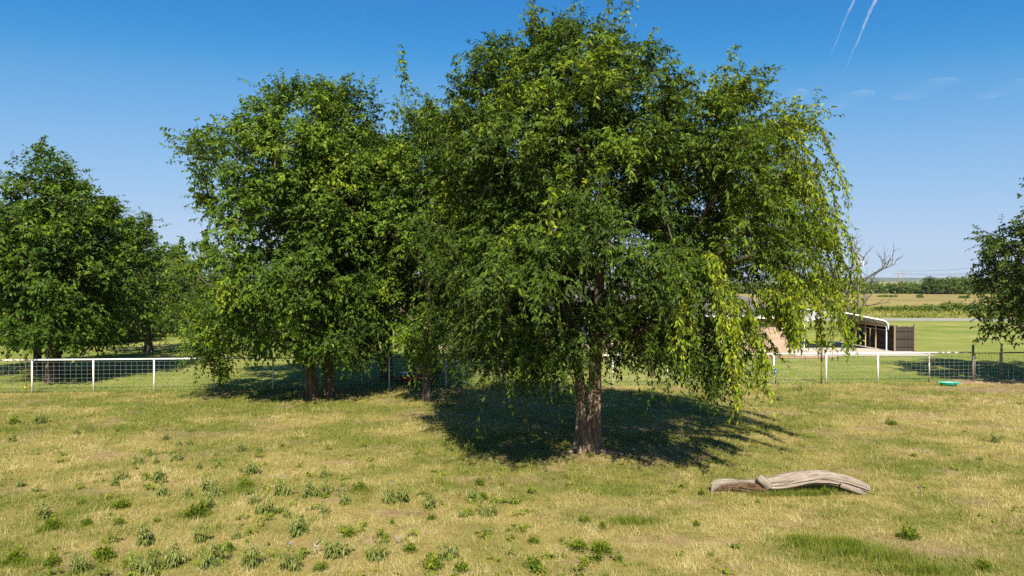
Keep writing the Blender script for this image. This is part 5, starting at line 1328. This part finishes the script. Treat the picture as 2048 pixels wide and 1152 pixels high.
for (px, py, h, kd, nf, lab) in sorted(WEEDS, key=lambda w: w[0]):
    x, y = G(px, py)
    me = rw.choice(WM[kd])
    o = bpy.data.objects.new('drooping_weed' if kd == 'd' else 'green_weed', me)
    wfac = rw.uniform(0.85, 1.15)
    s = h * (0.98 if kd == 'd' else 1.45) * rw.uniform(0.88, 1.1)
    o.location = (x, y, float(gz(x, y)) - 0.01); o.rotation_euler = (rw.uniform(-0.08, 0.08), rw.uniform(-0.08, 0.08), rw.uniform(0, 6.28))
    o.scale = (s * wfac * (1.15 if kd == 'd' else 1.0), s * wfac * (1.15 if kd == 'd' else 1.0), s * 1.22)
    link(o)
    band = next(b for (a, c, b) in BANDS if a <= py < c)
    key = (band, kd); count[key] = count.get(key, 0) + 1
    if lab is None:
        lab = ('drooping weed' if kd == 'd' else 'bushy weed') + ', ' + ORD[count[key] - 1] + ' from the left in the ' + band
    tag(o, lab, 'weed', 'weeds scattered over the pasture')
    for k in range(nf):
        f = bpy.data.objects.new('flower', fl_me); link(f, o)
        q = rw.uniform(0, 6.28); rr_ = 0.12 * rw.random()
        f.location = (rr_ * math.cos(q), rr_ * math.sin(q) - 0.10, 0.9 + 0.12 * rw.random()); f.rotation_euler = (0.7, 0, q); f.scale = (1.2, 1.2, 1.2)
def seedlings():
    rg = np.random.default_rng(95); V = []; v = []
    for i in range(420):
        px = rg.uniform(-40, 1250) if rg.random() < 0.85 else rg.uniform(1250, 2050); py = 870 + 290 * rg.random() ** 0.8
        x, y = G(px, py)
        if float(fbm(np.array(x * 0.6 + 3), np.array(y * 0.6 + 8), 3)) < 0.46: continue
        z = float(gz(x, y)); h = rg.uniform(0.05, 0.17); c = rg.random()
        for k in range(int(rg.integers(10, 26))):
            a = rg.random() * 6.28; t = rg.random(); L = h * rg.uniform(0.5, 1.0); o = np.array([math.cos(a), math.sin(a), 0])
            p = np.array([x + rg.normal(0, 0.3 * h), y + rg.normal(0, 0.3 * h), z + h * t * 0.8 - 0.01])
            w = np.array([-o[1], o[0], 0]) * L * rg.uniform(0.12, 0.24); m = p + o * L * 0.5 + UP * L * 0.25
            V += [p, m + w, p + o * L - UP * L * rg.uniform(-0.1, 0.35), m - w]; v.append(np.clip(0.25 + 0.5 * c + rg.normal(0, 0.15), 0, 1))
    V = np.array(V); o = np_obj('weed_seedlings', V, np.arange(len(V)).reshape(-1, 4), M['weed_green'], attrs=[('var', 'FACE', np.array(v))])
    tag(o, 'tiny low seedling weeds sprinkled through the pasture grass', 'weeds', kind='stuff')
seedlings()
# dead pale stalks
for k, (px, py) in enumerate(((630, 1108), (797, 1088))):
    x, y = G(px, py); mb = MB(); rr = random.Random(k)
    for i in range(7): mb.tube([(0, 0, -0.02), (rr.uniform(-.05, .05), rr.uniform(-.05, .05), 0.10), (rr.uniform(-.12, .12), rr.uniform(-.1, .1), rr.uniform(.14, .22))], [0.008, 0.007, 0.004], 4)
    o = mb.build('dead_weed', simple('dead_stalk', (0.36, 0.31, 0.22), 0.9, 0.1, 10, 0.2)); o.location = (x, y, float(gz(x, y)))
    tag(o, ['bleached dead weed left of the cone-shaped weed', 'bleached dead weed beside a bright green tuft'][k], 'weed')

# fallen twigs and surface roots at the big tree
def root_run(pts, r, lab, name):
    mb = MB(); P = [(x, y, float(gz(x, y)) + z) for (x, y, z) in pts]
    mb.tube(P, [r, r * 0.9, r * 0.7, r * 0.3][:len(P)], 8); tag(mb.build(name, M['bark_main']), lab, 'root')
root_run([(mx + 0.30, my - 0.20, 0.06), (mx + 0.55, my - 0.34, 0.02), (mx + 0.85, my - 0.36, 0.0), (mx + 1.15, my - 0.5, -0.05)], 0.07, 'surface root running right from the tallest tree\'s base', 'surface_root')
root_run([(mx - 0.35, my - 0.15, 0.06), (mx - 0.55, my - 0.24, 0.02), (mx - 0.8, my - 0.22, 0.0), (mx - 1.1, my - 0.1, -0.05)], 0.06, 'surface root running left from the tallest tree\'s base', 'surface_root')

# ------------------------------------------------------------------ contrails and thin cloud
def contrail(px0, px1, y1, w, lab, seed):
    rg = np.random.default_rng(seed); alt = 3000.0; n = 70; sides = 10
    ys = np.linspace(-160, y1, n)
    xs = px0 + (px1 - px0) * (ys / y1)
    Y = alt * F_PX / (HOR - ys); X = (xs - 1024) / F_PX * Y
    c0 = np.array([X[0], Y[0], alt + H_CAM])
    P = np.stack([X, Y, np.full(n, alt + H_CAM)], 1)
    s = np.linspace(0, 1, n)
    wob = (np.array([vnoise(s * 16 + seed, s * 0 + 3)]).T - 0.5) * 16
    P[:, 0] += wob[:, 0]; 
    rad = w * (1.15 - 0.85 * s) * (0.75 + 0.5 * vnoise(s * 30 + seed, s * 0 + 9))
    V, Fq = tubes_np([(P - c0, rad)], sides)
    gap = 1 - np.exp(-((ys - y1 * 0.80) / 6) ** 2) if seed == 1 else np.ones(n)
    op = np.repeat(np.clip((1 - s) * 1.5, 0, 1) * (0.55 + 0.6 * vnoise(s * 22, s * 0 + seed)) * gap, sides)
    o = np_obj('contrail', V, Fq, M['contrail'], None, attrs=[('opacity', 'POINT', op)], smooth=True); o.location = c0
    tag(o, lab, 'contrail')
contrail(1705, 1645, 145, 17, 'left, thinner white contrail at the top right of the sky', 1)
contrail(1748, 1678, 165, 25, 'right, thicker white contrail at the top right of the sky', 2)
def wisp(px, py, wpx, hpx, lab, seed, tilt=0.0):
    rg = np.random.default_rng(seed); d = 9000.0; cx = (px - 1024) / F_PX * d; cz = H_CAM + (HOR - py) / F_PX * d
    a, b = wpx / F_PX * d / 2, hpx / F_PX * d / 2
    nu, nv = 48, 16; V = []; op = []
    for i in range(nv + 1):
        t = math.pi * i / nv
        for k in range(nu):
            q = 2 * math.pi * k / nu
            x = a * math.cos(t); y = 500 * math.sin(t) * math.cos(q); z = b * math.sin(t) * math.sin(q)
            V.append((x, y, z + x * tilt + b * 0.5 * (vnoise(x / a * 3 + seed, 2.0) - 0.5))); op.append((max(0.0, 1 - abs(math.cos(t))) ** 0.8) * (1 - abs(math.sin(q)) ** 2 * 0.9))
    i = np.arange(nv)[:, None] * nu; j = np.arange(nu)[None]; j2 = (j + 1) % nu
    Fq = np.stack([i + j, i + j2, i + nu + j2, i + nu + j], 2).reshape(-1, 4)
    o = np_obj('cirrus_cloud', np.array(V), Fq, M['cirrus'], None, attrs=[('opacity', 'POINT', np.array(op))], smooth=True); o.location = (cx, d, cz)
    tag(o, lab, 'cloud')
wisp(1572, 204, 60, 22, 'small faint cloud wisp right beside the tallest tree\'s crown', 11)
wisp(1845, 180, 110, 14, 'thin faint cloud streak below the contrails', 12, 0.06)
wisp(2025, 176, 110, 16, 'faint cloud streak cut off by the right edge of the sky', 13, 0.12)
wisp(1690, 203, 90, 10, 'very faint thin streak between two cloud wisps', 14, 0.05)


# ------------------------------------------------------------------ air
def haze():
    m, nt, out = new_mat('haze')
    pv = N(nt, 'ShaderNodeVolumePrincipled')
    pv.inputs['Color'].default_value = (0.80, 0.88, 1.0, 1)
    pv.inputs['Density'].default_value = 0.00006
    pv.inputs['Anisotropy'].default_value = 0.0
    nt.links.new(pv.outputs[0], out.inputs['Volume'])
    mb = MB(); mb.box((0, 5850, 12.5), (18400, 12500, 27.0))
    o = mb.build('haze', m); tag(o, 'thin blue haze over the distant land', 'haze', kind='stuff')
haze()
